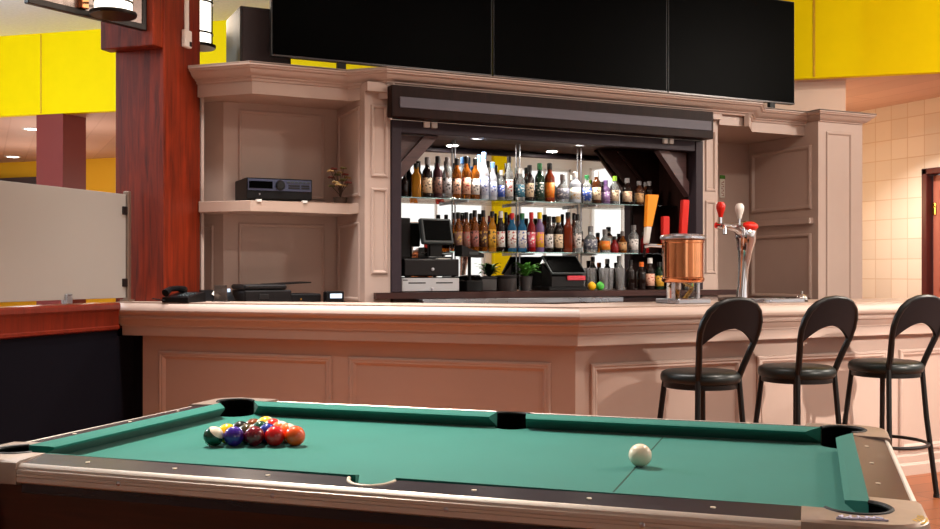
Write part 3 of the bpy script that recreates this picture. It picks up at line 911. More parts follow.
RACK = [  # row from the viewer: (colour, striped, rotation, label)
    [((14, 66, 48), True, (.62, .2, .75), 'green and white striped ball at the left front corner of the rack'),
     ((54, 30, 128), False, None, 'solid purple ball second in the front row of the rack'),
     ((108, 20, 34), False, None, 'solid maroon ball in the middle of the rack front row'),
     ((196, 22, 22), False, None, 'solid red ball fourth in the front row beside the orange one'),
     ((238, 84, 22), False, None, 'solid orange ball at the right front corner of the rack')],
    [((240, 186, 30), False, None, 'solid yellow ball in second rack row behind the striped green one'),
     ((70, 60, 34), True, (1, .2, .15), 'dark striped ball in second rack row behind purple and maroon'),
     ((22, 40, 130), False, None, 'solid navy blue ball in second rack row behind maroon and red'),
     ((242, 110, 40), True, (.9, .0, .5), 'orange and white striped ball second row behind red and orange')],
    [((14, 14, 14), False, None, 'solid black ball at the left end of the third rack row'),
     ((12, 70, 50), False, None, 'solid dark green ball in the centre of the third rack row'),
     ((240, 120, 60), True, (.6, -.3, .7), 'pale orange striped ball at the right end of third rack row')],
    [((120, 60, 30), True, (1, .1, .1), 'brownish striped ball left of the pair near the rack tip'),
     ((206, 40, 30), True, (1, -.4, .1), 'red striped ball right of the pair near the rack tip')],
    [((238, 190, 60), True, (.7, -.5, .35), 'yellow and white striped ball at the far tip of the rack')]]
for r, row in enumerate(RACK):
    for i, (c, st, ro, lab) in enumerate(row):
        p = fa + du * (i + r * .5) + dn * r
        ball('pool_ball', c, st, p.x, p.y, lab, 'racked pool balls', ro or (.3 * i, .4 * r, .5 * i))

# ------------------------------------------------------------------ bar stools
def make_stool(label):
    t = thing('bar_stool', label, 'bar stool', (0, 0, 0), 0, 'bar stools along the counter')
    MB().lathe([(0, .703), (.185, .703), (.198, .710), (.203, .723), (.203, .741), (.196, .755), (.18, .764), (.12, .770), (0, .772)], 40).build('seat', M['vinyl'], t, smooth=True, ang=50)
    MB().lathe([(.17, .680), (.187, .680), (.187, .704), (.17, .704)], 36).build('seat_ring', M['black_metal'], t, smooth=True)
    R = .0148
    for sx in (-1, 1):
        MB().tube([(sx * .128, .128, .706), (sx * .15, .15, .45), (sx * .188, .188, 0.006)], R, 10).build('leg', M['black_metal'], t, smooth=True)
        MB().tube([(sx * .135, -.135, .74), (sx * .152, -.152, .45), (sx * .19, -.19, .006)], R, 10).build('leg', M['black_metal'], t, smooth=True)
    for o in [c for c in t.children if c.name.startswith('leg')]:
        v = o.data.vertices
        x = sum(q.co.x for q in v) ; y = sum(q.co.y for q in v)
        MB().lathe([(.017, 0), (.018, .004), (.017, .02), (0, .02)], 12, (.189 * (1 if x > 0 else -1), .189 * (1 if y > 0 else -1), 0)).build('foot_cap', M['rubber'], o)
    MB().tube([(.226 * cos(2 * pi * k / 40), .226 * sin(2 * pi * k / 40), .30) for k in range(40)], .010, 8, closed=True).build('foot_ring', M['black_metal'], t, smooth=True)
    # back loop: widening and leaning back
    LOOP = [(-.135, .735), (-.146, .79), (-.164, .86), (-.181, .92), (-.189, .975), (-.184, 1.025), (-.162, 1.074), (-.122, 1.107), (-.067, 1.126), (0, 1.132)]
    LOOP = LOOP + [(-x, z) for x, z in LOOP[::-1][1:]]
    by = lambda z: -.135 - .33 * max(0, z - .735)
    MB().tube([(x, by(z), z) for x, z in LOOP], .0168, 10).build('back_frame', M['black_metal'], t, smooth=True)
    pad = MB(); n = 24
    def top(x):
        for (xa, za), (xb, zb) in zip(LOOP[4:10], LOOP[5:10]):
            if xa <= -abs(x) <= xb: return za + (zb - za) * (-abs(x) - xa) / (xb - xa) 
        return .98
    cols = []
    for i in range(n + 1):
        x = -.183 + .366 * i / n
        zt, zb = top(x), .895 + .095 * (1 - (abs(x) / .183) ** 2.0)
        zb = min(zb, zt - .004)
        cc = []
        for j in range(5):
            z = zb + (zt - zb) * j / 4
            cc.append((x, z))
        cols.append(cc)
    F = [[pad.bm.verts.new((x, by(z) - .009 + .035 * (1 - (x / .185) ** 2) * -.4, z)) for x, z in c] for c in cols]
    B = [[pad.bm.verts.new((x, by(z) + .009 + .035 * (1 - (x / .185) ** 2) * -.4, z)) for x, z in c] for c in cols]
    for i in range(n):
        for j in range(4):
            pad.face((F[i][j], F[i + 1][j], F[i + 1][j + 1], F[i][j + 1])); pad.face((B[i][j], B[i + 1][j], B[i + 1][j + 1], B[i][j + 1]))
        pad.face((F[i][0], F[i + 1][0], B[i + 1][0], B[i][0])); pad.face((F[i][4], F[i + 1][4], B[i + 1][4], B[i][4]))
    for i in (0, n):
        for j in range(4): pad.face((F[i][j], F[i][j + 1], B[i][j + 1], B[i][j]))
    pad.build('back_pad', M['pad'], t, smooth=True, ang=40)
    return t
st = make_stool('black bar stool nearest the angled bar corner, left of the other two')
st.location = (3.335, 4.2, 0); st.rotation_euler.z = radians(3)
copy_tree(st, (3.985, 4.2, 0), radians(3), 'black bar stool standing between two matching stools')
copy_tree(st, (4.66, 4.21, 0), radians(2), 'black bar stool farthest from the bar corner, footrest ring in view')

# ------------------------------------------------------------------ televisions
TVL = ['large black television at left above the left niche', 'large black television in the middle above the bottle alcove', 'large black television at right above the right niche']
for (x0, x1), lab, feet in zip(((1.692, 3.288), (3.298, 4.816), (4.826, 6.116)), TVL, (((.30, .78), ), ((.2, .8),), ((.1, .82),))):
    t = thing('television', lab, 'television', (x0, 6.47, 2.5855), 0, 'televisions on top of the cabinet')
    w = x1 - x0
    MB().box(0, w, .0, .045, .079, .935, .004).build('casing', M['bezel'], t)
    MB().box(.008, w - .008, -.003, .004, .092, .927, .001).build('screen', M['screen'], t)
    MB().box(0.002, w - .002, -.004, .0, .079, .090, .001).build('lower_bezel', mat('tv_bezel_grey', (70, 66, 66), .3, .5), t)
    for f in feet[0]:
        MB().box(w * f - .09, w * f + .09, -.09, .12, .0, .012, .004).box(w * f - .03, w * f + .03, .005, .04, .01, .085, .004).build('stand_foot', M['plastic'], t)
sp = thing('speaker_box', 'dark grey box speaker on cabinet top left of the televisions', 'speaker', (1.525, 6.62, 2.5855))
MB().box(0, .34, 0, .42, 0, .42, .006).build('cabinet_box', M['grey_dark'], sp)
MB().box(.015, .325, -.008, .0, .015, .405, .003).build('grille', mat('dark_speaker_grille', (52, 42, 44), .7), sp)
# bottles: x, y, width, height, kind, glass, label, print, cap, look
TOP_SHELF = [
    (2.646, 6.54, 0.048, 0.181, 'round', 'dark', 'none', '-', 'black', 'dark bottle with black cap half hidden by the wooden brace'),
    (2.733, 6.54, 0.069, 0.240, 'square', 'gold', 'none', '-', 'black', 'broad golden bottle with black cap and no label'),
    (2.816, 6.54, 0.066, 0.286, 'round', 'dark', 'cream', 'ink', 'grey', 'dark bottle with large cream label and grey cap'),
    (2.896, 6.54, 0.063, 0.297, 'round', 'purple', 'brown', 'ink', 'black', 'purple-brown bottle with brown label and black cap'),
    (2.969, 6.54, 0.060, 0.294, 'round', 'clear', 'silver', 'ink', 'grey', 'clear bottle with silver figure label and grey cap'),
    (3.043, 6.54, 0.060, 0.290, 'round', 'amber', 'peach', 'ink', 'black', 'amber bottle with peach label and black cap beside the silver-labelled one'),
    (3.119, 6.54, 0.060, 0.308, 'round', 'amber', 'peach', 'red', 'black', 'amber bottle with peach label and black cap, left of white-labelled one'),
    (3.189, 6.54, 0.061, 0.297, 'round', 'amber', 'white', 'ink', 'black', 'amber bottle with plain white label and black cap'),
    (3.259, 6.54, 0.065, 0.344, 'tall', 'frost', 'ice', 'blue', 'blue', 'tall frosted white bottle with pale blue cap'),
    (3.329, 6.54, 0.061, 0.275, 'tall', 'frost', 'ice', 'blue', 'blue', 'frosted pale bottle with bright blue cap'),
    (3.398, 6.54, 0.054, 0.221, 'round', 'clear', 'royal', 'white', 'white', 'small clear bottle with royal blue label'),
    (3.463, 6.54, 0.058, 0.325, 'tall', 'clear', 'white', 'red', 'black', 'tall clear bottle with white label and black cap'),
    (3.552, 6.54, 0.069, 0.242, 'round', 'clear', 'teal', 'white', 'white', 'clear bottle with teal label and white cap'),
    (3.633, 6.54, 0.062, 0.268, 'round', 'dark', 'cream', 'ink', 'black', 'dark bottle with cream label near the middle support'),
    (3.717, 6.54, 0.066, 0.286, 'round', 'green', 'dkgreen', 'white', 'green', 'dark green bottle with dark green label'),
    (3.802, 6.54, 0.070, 0.290, 'round', 'rust', 'orange', 'gold', 'black', 'rust red bottle with round orange label'),
    (3.914, 6.54, 0.093, 0.213, 'squat', 'clear', 'slate', 'white', 'grey', 'wide clear bottle with slate medallion label'),
    (4.023, 6.54, 0.079, 0.233, 'round', 'frost', 'white', 'gold', 'white', 'frosted white bottle with white label and white cap'),
    (4.127, 6.54, 0.068, 0.215, 'square', 'clear', 'royal', 'white', 'green', 'clear square bottle with royal blue label and green cap'),
    (4.213, 6.54, 0.064, 0.249, 'round', 'brown', 'cream', 'ink', 'white', 'brown bottle with cream label and white cap'),
    (4.294, 6.54, 0.065, 0.183, 'round', 'violet', 'violet', 'white', 'violet', 'violet bottle with violet label'),
    (4.376, 6.54, 0.065, 0.217, 'round', 'clear', 'cream', 'ink', 'limecap', 'clear bottle with cream label and lime green cap'),
    (4.491, 6.54, 0.073, 0.207, 'round', 'dark', 'cream', 'red', 'grey', 'dark bottle with cream label and grey cap, right shelf half'),
    (4.602, 6.54, 0.070, 0.188, 'round', 'brown', 'tan', 'ink', 'grey', 'brown bottle with round tan label'),
    (4.696, 6.54, 0.058, 0.191, 'round', 'dark', 'none', '-', 'grey', 'dark unlabelled bottle with grey cap at shelf right end'),
    (3.263, 6.63, 0.047, 0.333, 'tall', 'frost', 'none', '-', 'blue', 'frosted bottle with blue cap standing in the back row'),
    (3.487, 6.63, 0.048, 0.285, 'round', 'dark', 'none', '-', 'black', 'dark bottle with black cap in back row behind tall clear one'),
    (4.725, 6.63, 0.051, 0.193, 'round', 'brown', 'none', '-', 'grey', 'brown bottle with grey cap in back row near right end'),
]
LOW_SHELF = [
    (3.055, 6.54, 0.057, 0.278, 'round', 'amber', 'brown', 'gold', 'black', 'amber bottle with brown label right of the register monitor'),
    (3.119, 6.54, 0.053, 0.280, 'round', 'amber', 'brown', 'red', 'black', 'amber bottle with brown and red label'),
    (3.185, 6.54, 0.057, 0.296, 'round', 'amber', 'rose', 'ink', 'black', 'amber bottle with rose label and black cap'),
    (3.254, 6.54, 0.057, 0.298, 'round', 'amber', 'dkbrown', 'gold', 'black', 'amber bottle with dark brown label and black cap'),
    (3.325, 6.54, 0.058, 0.292, 'square', 'gold', 'mustard', 'ink', 'black', 'golden bottle with mustard label and black cap'),
    (3.395, 6.54, 0.058, 0.294, 'round', 'dark', 'white', 'red', 'white', 'dark bottle with white label and white cap'),
    (3.486, 6.54, 0.065, 0.282, 'square', 'bluegl', 'white', 'red', 'red', 'blue square bottle with white label and red cap'),
    (3.570, 6.54, 0.066, 0.284, 'square', 'bluegl', 'white', 'blue', 'green', 'blue square bottle with white label and green cap'),
    (3.647, 6.54, 0.059, 0.293, 'round', 'redgl', 'pink', 'white', 'red', 'red bottle with pink label and red cap'),
    (3.717, 6.54, 0.063, 0.295, 'round', 'violet', 'mustard', 'pink', 'yellow', 'bottle with violet and yellow label and yellow cap'),
    (3.798, 6.54, 0.059, 0.268, 'round', 'dark', 'white', 'ink', 'black', 'dark bottle with small white label and black cap'),
    (3.876, 6.54, 0.067, 0.269, 'round', 'dark', 'cream', 'ink', 'goldcap', 'dark wine-shaped bottle with cream label and gold neck'),
    (3.961, 6.54, 0.067, 0.301, 'square', 'rust', 'none', '-', 'black', 'broad reddish brown bottle with black cap'),
    (4.043, 6.54, 0.060, 0.288, 'round', 'clear', 'white', 'ink', 'black', 'clear bottle with pale label and black cap'),
    (4.158, 6.54, 0.098, 0.201, 'squat', 'clear', 'slate', 'white', 'grey', 'wide low clear bottle with arched slate label'),
    (4.288, 6.54, 0.076, 0.180, 'squat', 'clear', 'orange', 'gold', 'grey', 'low clear bottle with orange label'),
    (4.374, 6.54, 0.061, 0.128, 'squat', 'redgl', 'none', '-', 'black', 'short dark red unlabelled bottle'),
    (4.449, 6.54, 0.061, 0.168, 'squat', 'amber', 'tan', 'ink', 'grey', 'short amber bottle with tan label'),
    (4.551, 6.54, 0.070, 0.216, 'round', 'clear', 'white', 'ink', 'grey', 'clear bottle with square white label, right shelf half'),
    (4.653, 6.54, 0.066, 0.164, 'round', 'redgl', 'none', '-', 'black', 'tall dark red bottle without label at right end'),
    (3.200, 6.63, 0.043, 0.280, 'round', 'amber', 'none', '-', 'black', 'amber bottle with black cap in back row, left part'),
    (3.484, 6.63, 0.044, 0.294, 'round', 'dark', 'none', '-', 'black', 'dark bottle with black cap in back row behind blue ones'),
    (4.067, 6.63, 0.049, 0.302, 'round', 'brown', 'none', '-', 'black', 'brown bottle in back row behind reddish broad bottle'),
]
COUNTER_ROW = [
    (4.409, 6.53, 0.061, 0.258, 'round', 'clear', 'none', '-', 'grey', 'clear bottle behind the drinking glasses on counter'),
    (4.439, 6.42, 0.064, 0.226, 'round', 'dark', 'none', '-', 'black', 'dark unlabelled bottle on counter left of red-necked pair'),
    (4.539, 6.42, 0.065, 0.211, 'round', 'dark', 'none', '-', 'orange', 'dark bottle with orange collar on counter'),
    (4.618, 6.42, 0.069, 0.242, 'round', 'dark', 'peach', 'red', 'white', 'dark bottle with peach label and white collar on counter'),
    (4.705, 6.42, 0.065, 0.212, 'round', 'green', 'mustard', 'ink', 'black', 'dark bottle with mustard label beside the copper tower'),
]
# ------------------------------------------------------------------ things in the left niche and on the bar end
rc = thing('stereo_receiver', 'black stereo receiver with blue-grey front on the niche shelf', 'receiver', (1.535, 6.475, 1.7256))
MB().box(0, .43, .006, .33, .014, .15, .003).build('case', M['plastic'], rc)
fp = MB().box(0, .43, 0, .006, .02, .148, .002).build('front_panel', M['plastic'], rc)
MB().box(.006, .424, -.006, .0, .068, .142, .002).build('fascia', M['panel_blue'], rc)
MB().box(.012, .165, -.009, -.006, .082, .128, .001).build('display_window', M['screen'], rc)
MB().lathe([(0, 0), (.03, 0), (.032, .008), (.024, .022), (0, .022)], 28, (.215, -.006, .105), mtx=Matrix.Rotation(radians(90), 4, 'X')).build('volume_knob', M['bezel'], rc, smooth=True)
for i in range(6):
    MB().box(.262 + i * .026, .28 + i * .026, -.011, -.006, .122, .132, .001).build('button', M['bezel_grey'], rc)
for z in (.085, .1):
    MB().box(.27, .345, -.009, -.006, z, z + .01, .001).box(.355, .41, -.009, -.006, z, z + .01, .001).build('button_row', M['bezel'], rc)
MB().lathe([(0, 0), (.006, 0), (.006, .008), (0, .008)], 12, (.08, -.001, .045), mtx=Matrix.Rotation(radians(90), 4, 'X')).build('headphone_jack', M['steel'], rc)
for x in (.05, .38):
    for y in (.04, .29):
        MB().lathe([(.018, 0), (.02, .004), (.018, .014), (0, .014)], 14, (x, y, 0)).build('foot', M['rubber'], rc)
for x, lab in ((1.60, 'small white clip on shelf edge under the receiver left end'), (1.90, 'small white clip on shelf edge under the receiver right end')):
    o = MB().box(-.016, .016, -.008, .03, 0, .008, .002).box(-.016, .016, -.012, -.004, -.010, .008, .002).build('shelf_clip', M['white_plastic'])
    o.location = (x, 6.424, 1.7255); tag(o, lab, 'clip', 'shelf clips')
fl = thing('flower_arrangement', 'small dried flower arrangement in dark pot on niche shelf', 'flowers', (2.165, 6.49, 1.7256))
MB().lathe([(0, 0), (.04, 0), (.043, .006), (.045, .035), (.05, .04), (0, .04)], 20).build('pot', M['twig'], fl, smooth=True)
stm = MB(); heads = []
for i in range(15):
    a = i * 2.4; r = .025 + .06 * ((i * 7) % 10) / 10; h = .12 + .13 * ((i * 3) % 7) / 7
    p = (r * cos(a), r * sin(a), h)
    stm.tube([(0, 0, .035), (r * .2 * cos(a), r * .2 * sin(a), h * .55), p], .0022, 5)
    heads.append(p)
stm.build('stem', M['twig'], fl)
for i, p in enumerate(heads):
    m = [M['petal_cream'], M['petal_red'], M['olive'], M['petal_cream']][i % 4]
    f = MB()
    for k in range(5):
        f.sphere((p[0] + .014 * cos(k * 1.257), p[1] + .014 * sin(k * 1.257), p[2] + .004 * (k % 2)), .012, 8, 6, (1, 1, .5))
    f.sphere((p[0], p[1], p[2] + .003), .007, 8, 6)
    f.build('flower_head', m, fl, smooth=True)

pt = thing('printer', 'black multifunction printer with raised paper tray in the left niche', 'printer', (1.485, 6.32, 1.0408))
MB().box(0, .30, 0, .36, 0, .115, .008).build('body', M['plastic_brown'], pt)
MB().box(.28, .50, .02, .34, 0, .09, .008).build('output_bay', M['plastic'], pt)
MB().box(-.005, .27, .0, .36, .118, .15, .01).build('scanner_lid', M['plastic_brown'], pt)
g = MB(); 
for a_, b_ in (((.18, .145), (.44, .158)),):
    v = [(a_[0], .04, a_[1]), (b_[0], .04, b_[1]), (b_[0], .32, b_[1]), (a_[0], .32, a_[1])]
    lo = [g.bm.verts.new(q) for q in v]; hi = [g.bm.verts.new((q[0], q[1], q[2] + .008)) for q in v]
    g.face(lo[::-1]); g.face(hi)
    for i in range(4): g.face((lo[i], lo[(i + 1) % 4], hi[(i + 1) % 4], hi[i]))
g.build('paper_tray', M['plastic'], pt)
MB().box(.09, .15, -.006, .0, .06, .09, .002).build('control_panel', M['bezel'], pt)
MB().box(.36, .37, .014, .02, .05, .06).build('status_light', M['brass'], pt)
pp = thing('telephone', 'black desk telephone on bar end before the wooden column', 'telephone', (*tw(-3.64, 5.20), 1.0896), ROT)
v = MB(); pr2 = [(0, 0), (.2, 0), (.2, .03), (0, .07)]
a = [v.bm.verts.new((-.09, y, z)) for y, z in ((-.09, 0), (.09, 0), (.09, .06), (-.09, .03))]; b2 = [v.bm.verts.new((.09, y, z)) for y, z in ((-.09, 0), (.09, 0), (.09, .06), (-.09, .03))]
v.face(a); v.face(b2[::-1])
for i in range(4): v.face((a[i], a[(i + 1) % 4], b2[(i + 1) % 4], b2[i]))
v.build('base', M['plastic'], pp)
h = MB().tube([(-.06, -.1, .055), (-.062, -.05, .078), (-.06, .02, .082), (-.06, .09, .07)], .02, 10, rs=[.024, .017, .017, .024])
h.build('handset', M['plastic'], pp, smooth=True)
for i in range(12):
    MB().box(-.005 + (i % 3) * .026, .013 + (i % 3) * .026, -.06 + (i // 3) * .026, -.042 + (i // 3) * .026, .034 + (i // 3) * .0043, .043 + (i // 3) * .0043, .002).build('key', M['bezel_grey'], pp)
MB().tube([(-.06 + .008 * cos(k * .9), -.11 - .004 * k + .008 * sin(k * .9), .012 + .0005 * k) for k in range(0, 30)], .003, 5).build('cord', M['plastic'], pp)
sh_ = thing('sign_holder', 'upright clear acrylic card holder at bar end beside the column', 'sign holder', (*tw(-3.47, 5.33), 1.0896), ROT)
MB().box(-.045, .045, -.03, .03, 0, .004).build('base', M['acrylic'], sh_)
MB().box(-.045, .045, -.003, .003, .004, .1, .001).build('sheet', mat('smoky_acrylic', (96, 84, 78), .1, trans=.5), sh_)
tr = thing('card_terminal', 'black card terminal with lit display and paper slip, left of the printer', 'card terminal', (1.36, 6.54, 1.0408))
v = MB()
a = [v.bm.verts.new((-.095, y, z)) for y, z in ((-.09, 0), (.09, 0), (.09, .115), (.03, .11), (-.09, .05))]; b2 = [v.bm.verts.new((.095, y, z)) for y, z in ((-.09, 0), (.09, 0), (.09, .115), (.03, .11), (-.09, .05))]
v.face(a); v.face(b2[::-1])
for i in range(5): v.face((a[i], a[(i + 1) % 5], b2[(i + 1) % 5], b2[i]))
v.build('housing', M['plastic'], tr)
MB().box(.03, .085, .0, .03, .1, .122, .002).build('display', M['lcd'], tr)
v = MB()
v.face([v.bm.verts.new(q) for q in ((-.045, -.05, .09), (.0, -.09, .055), (.02, -.075, .066), (-.025, -.03, .112))])
ps = v.build('paper_slip', M['paper'], tr)
so_ = ps.modifiers.new('thickness', 'SOLIDIFY'); so_.thickness = .001
cdv = thing('caller_display', 'small black box with lit blue-white display right of the printer', 'display unit', (2.06, 6.3, 1.0408))
MB().box(-.06, .06, -.02, .05, 0, .105, .006).build('housing', M['plastic'], cdv)
MB().box(-.035, .045, -.023, -.018, .06, .09, .001).build('display', M['lcd'], cdv)

# ------------------------------------------------------------------ register area
d1 = thing('cash_drawer', 'silver fronted cash drawer at the bottom on the dark back counter', 'cash drawer', (2.515, 6.28, 1.135), 0, 'stacked cash drawers')
MB().box(0, .425, .004, .40, 0, .098, .003).build('case', M['plastic'], d1)
f_ = MB().box(.002, .423, -.006, .004, .006, .094, .003).build('drawer_front', M['silver'], d1)
for x in (.05, .25):
    MB().box(x, x + .125, -.0075, -.005, .058, .066, .001).build('slot', M['rubber'], f_)
MB().lathe([(0, 0), (.01, 0), (.01, .006), (0, .008)], 16, (.222, -.006, .022), mtx=Matrix.Rotation(radians(90), 4, 'X')).build('lock', M['steel'], f_)
MB().box(.01, .045, -.0075, -.005, .078, .084, .001).build('badge', M['bezel'], f_)
d2 = thing('cash_drawer', 'black cash drawer with keyhole stacked upon the silver fronted one', 'cash drawer', (2.54, 6.29, 1.233), 0, 'stacked cash drawers')
MB().box(0, .405, .004, .38, .008, .125, .003).build('case', M['plastic'], d2)
for x in (.03, .375):
    for y in (.03, .35): MB().lathe([(.012, 0), (.012, .009), (0, .009)], 10, (x, y, 0)).build('foot', M['rubber'], d2)
f_ = MB().box(.004, .401, -.006, .004, .014, .12, .003).build('drawer_front', mat('black_drawer_front', (22, 18, 19), .45, spec=.25), d2)
MB().lathe([(0, 0), (.011, 0), (.011, .006), (0, .008)], 16, (.205, -.006, .055), mtx=Matrix.Rotation(radians(90), 4, 'X')).build('lock', M['steel'], f_)
pg = MB().box(0, .09, 0, .13, 0, .004).build('paper_sheet', M['paper']); pg.location = (2.80, 6.31, 1.3585); tag(pg, 'white paper sheet lying on the black cash drawer', 'paper')
mo = thing('register_monitor', 'black touchscreen register monitor in grey frame on the cash drawers', 'monitor', (2.83, 6.42, 1.358))
rx = Matrix.Translation((0, 0, .19)) @ Matrix.Rotation(radians(8), 4, 'Z') @ Matrix.Rotation(radians(-14), 4, 'X')
def tilt(mb, m_):
    bmesh.ops.transform(mb.bm, matrix=m_, verts=mb.bm.verts); return mb
tilt(MB().box(-.125, .125, -.02, .02, -.09, .09, .008), rx).build('frame', M['bezel_grey'], mo)
tilt(MB().box(-.105, .105, -.0235, -.018, -.068, .075, .001), rx).build('screen', M['screen'], mo)
MB().box(-.09, .09, -.07, .09, 0, .018, .005).box(-.05, .05, .0, .045, .015, .18, .008).build('stand', M['plastic'], mo)
bk = thing('customer_display', 'tall dark screen back at the alcove left end beside the monitor', 'display', (2.60, 6.52, 1.358))
MB().box(-.085, .075, -.015, .02, .012, .285, .005).build('panel', M['plastic_brown'], bk)
MB().box(-.05, .04, -.04, .05, 0, .012, .003).box(-.02, .01, -.005, .012, .01, .04).build('stand', M['plastic'], bk)
kp = thing('receipt_printer', 'dark sloped receipt printer right of the register monitor', 'receipt printer', (3.07, 6.36, 1.135))
MB().box(-.05, .08, -.03, .12, 0, .075, .006).build('base', M['plastic'], kp)
MB().tube([(.01, .05, .07), (.01, .05, .25)], .012, 10).build('riser', M['plastic'], kp)
v = MB(); sec = [(-.06, .24), (.08, .24), (.08, .262), (-.06, .318)]
a = [v.bm.verts.new((x, -.03, z)) for x, z in ((-.085, .245), (.085, .235), (.085, .26), (-.085, .32))]; b2 = [v.bm.verts.new((x, .085, z)) for x, z in ((-.085, .245), (.085, .235), (.085, .26), (-.085, .32))]
v.face(a); v.face(b2[::-1])
for i in range(4): v.face((a[i], a[(i + 1) % 4], b2[(i + 1) % 4], b2[i]))
v.build('printer_head', M['plastic_brown'], kp)
MB().box(-.03, .04, -.034, -.03, .255, .275, .001).build('paper_slot', M['bezel_grey'], kp)
bx = thing('storage_box', 'dark grey plastic box on back counter left of the canister', 'box', (3.158, 6.38, 1.135))
MB().box(0, .125, 0, .12, 0, .09, .008).build('body', M['pot'], bx); MB().box(-.003, .128, -.003, .123, .09, .102, .004).build('lid', M['plastic_brown'], bx)
cn = thing('canister', 'round dark grey lidded canister on back counter left of the plant', 'canister', (3.375, 6.42, 1.135))
MB().lathe([(0, 0), (.072, 0), (.075, .006), (.076, .09), (0, .09)], 28).build('body', M['pot'], cn, smooth=True)
MB().lathe([(.076, .09), (.08, .092), (.08, .106), (.07, .112), (0, .114)], 28).build('lid', M['plastic_brown'], cn, smooth=True)
fp = thing('potted_fern', 'small green fern in dark grey pot on the back counter', 'potted plant', (3.535, 6.42, 1.135))
MB().lathe([(0, 0), (.038, 0), (.048, .1), (.052, .104), (.046, .106), (.04, .098), (0, .096)], 22).build('pot', M['pot'], fp, smooth=True)
for i in range(40):
    f = MB(); a_ = i * 2.399; ln_ = .07 + .05 * ((i * 5) % 9) / 9; up = .05 + .09 * ((i * 7) % 11) / 11
    prev = None
    for k in range(6):
        t = k / 5; r = ln_ * t; z = .095 + up * (1 - (1 - t) ** 2) - .03 * t * t
        w = .017 * sin(pi * (t * .9 + .08))
        c0 = Vector((r * cos(a_), r * sin(a_), z)); sd = Vector((-sin(a_), cos(a_), 0)) * w
        cur = (f.bm.verts.new(c0 - sd), f.bm.verts.new(c0 + sd + Vector((0, 0, .003))))
        if prev: f.face((prev[0], prev[1], cur[1], cur[0]))
        prev = cur
    f.build('frond', M['leaf'], fp, smooth=True)
ps2 = thing('touch_terminal', 'black reclined touchscreen terminal with red strip on back counter', 'terminal', (3.82, 6.38, 1.135))
MB().box(-.15, .17, -.06, .2, 0, .03, .006).build('base', M['plastic'], ps2)
v = MB()
a = [v.bm.verts.new((-.12, y, z)) for y, z in ((-.05, .03), (.1, .03), (.1, .20), (-.05, .10))]; b2 = [v.bm.verts.new((.15, y, z)) for y, z in ((-.05, .03), (.1, .03), (.1, .20), (-.05, .10))]
v.face(a); v.face(b2[::-1])
for i in range(4): v.face((a[i], a[(i + 1) % 4], b2[(i + 1) % 4], b2[i]))
v.build('housing', M['plastic_brown'], ps2)
v = MB(); A0, A1 = (-.06, .125), (.09, .255)
for hgt, x0, x1, k0, k1, nm, m_ in ((.0, -.125, .165, 0, 1, 'screen_frame', M['bezel_grey']), (.006, -.112, .152, .07, .93, 'screen', M['screen'])):
    q = MB(); nrm = Vector((0, -(A1[1] - A0[1]), A1[0] - A0[0])).normalized()
    pts = []
    for x, k in ((x0, k0), (x1, k0), (x1, k1), (x0, k1)):
        pts.append(Vector((x, A0[0] + (A1[0] - A0[0]) * k, A0[1] + (A1[1] - A0[1]) * k)))
    lo = [q.bm.verts.new(p + nrm * (hgt - .012)) for p in pts]; hi = [q.bm.verts.new(p + nrm * hgt) for p in pts]
    q.face(lo); q.face(hi[::-1])
    for i in range(4): q.face((lo[i], lo[(i + 1) % 4], hi[(i + 1) % 4], hi[i]))
    q.build(nm, m_, ps2)
MB().box(.0, .155, -.064, -.056, .075, .108, .002).build('red_strip', mat('red_label_strip', (206, 56, 70), .5), ps2)
v.bm.free()
for (x, y), m_, nm, lab in (((4.043, 6.34), M['lemon'], 'lemon', 'small yellow rounded fruit beside the touch terminal'), ((4.118, 6.345), M['lime'], 'lime', 'small green rounded fruit right of the yellow one')):
    o = MB().lathe([(0, 0), (.012, .001), (.026, .012), (.031, .03), (.027, .047), (.014, .058), (.006, .064), (0, .065)], 20).build(nm, m_, smooth=True, ang=80)
    o.location = (x, y, 1.135); tag(o, lab, 'fruit')

# ------------------------------------------------------------------ bottles
G = {'dark': mat('dark_bottle_glass', (26, 16, 14), .08), 'gold': mat('golden_spirit', (236, 160, 40), .06, trans=.55), 'purple': mat('purple_brown_glass', (66, 38, 44), .1),
     'clear': mat('clear_bottle_glass', (222, 230, 232), .06, trans=.75), 'amber': mat('amber_spirit', (200, 112, 34), .06, trans=.75), 'frost': mat('frosted_bottle', (214, 222, 236), .4, trans=.3),
     'green': mat('green_bottle_glass', (24, 52, 34), .08, trans=.2), 'rust': mat('rust_red_spirit', (140, 52, 22), .08, trans=.35), 'brown': mat('brown_bottle_glass', (84, 44, 22), .08, trans=.3),
     'violet': mat('violet_spirit', (140, 110, 160), .1, trans=.3), 'bluegl': mat('blue_bottle_glass', (40, 120, 170), .08, trans=.4), 'redgl': mat('red_spirit', (150, 24, 26), .08, trans=.3)}
LC = {'cream': (232, 208, 176), 'brown': (150, 112, 100), 'silver': (196, 196, 200), 'peach': (236, 186, 160), 'white': (236, 232, 228), 'ice': (206, 216, 240), 'royal': (60, 90, 180),
      'teal': (56, 116, 140), 'dkgreen': (40, 70, 58), 'orange': (240, 130, 40), 'slate': (110, 114, 130), 'violet': (156, 120, 176), 'tan': (206, 160, 110), 'rose': (176, 112, 104),
      'dkbrown': (84, 52, 44), 'mustard': (232, 176, 60), 'pink': (226, 90, 110)}
INK = {'ink': (40, 32, 34), 'red': (170, 40, 40), 'blue': (60, 90, 170), 'gold': (210, 170, 80), 'white': (240, 240, 236), 'pink': (220, 110, 160), '-': (0, 0, 0)}
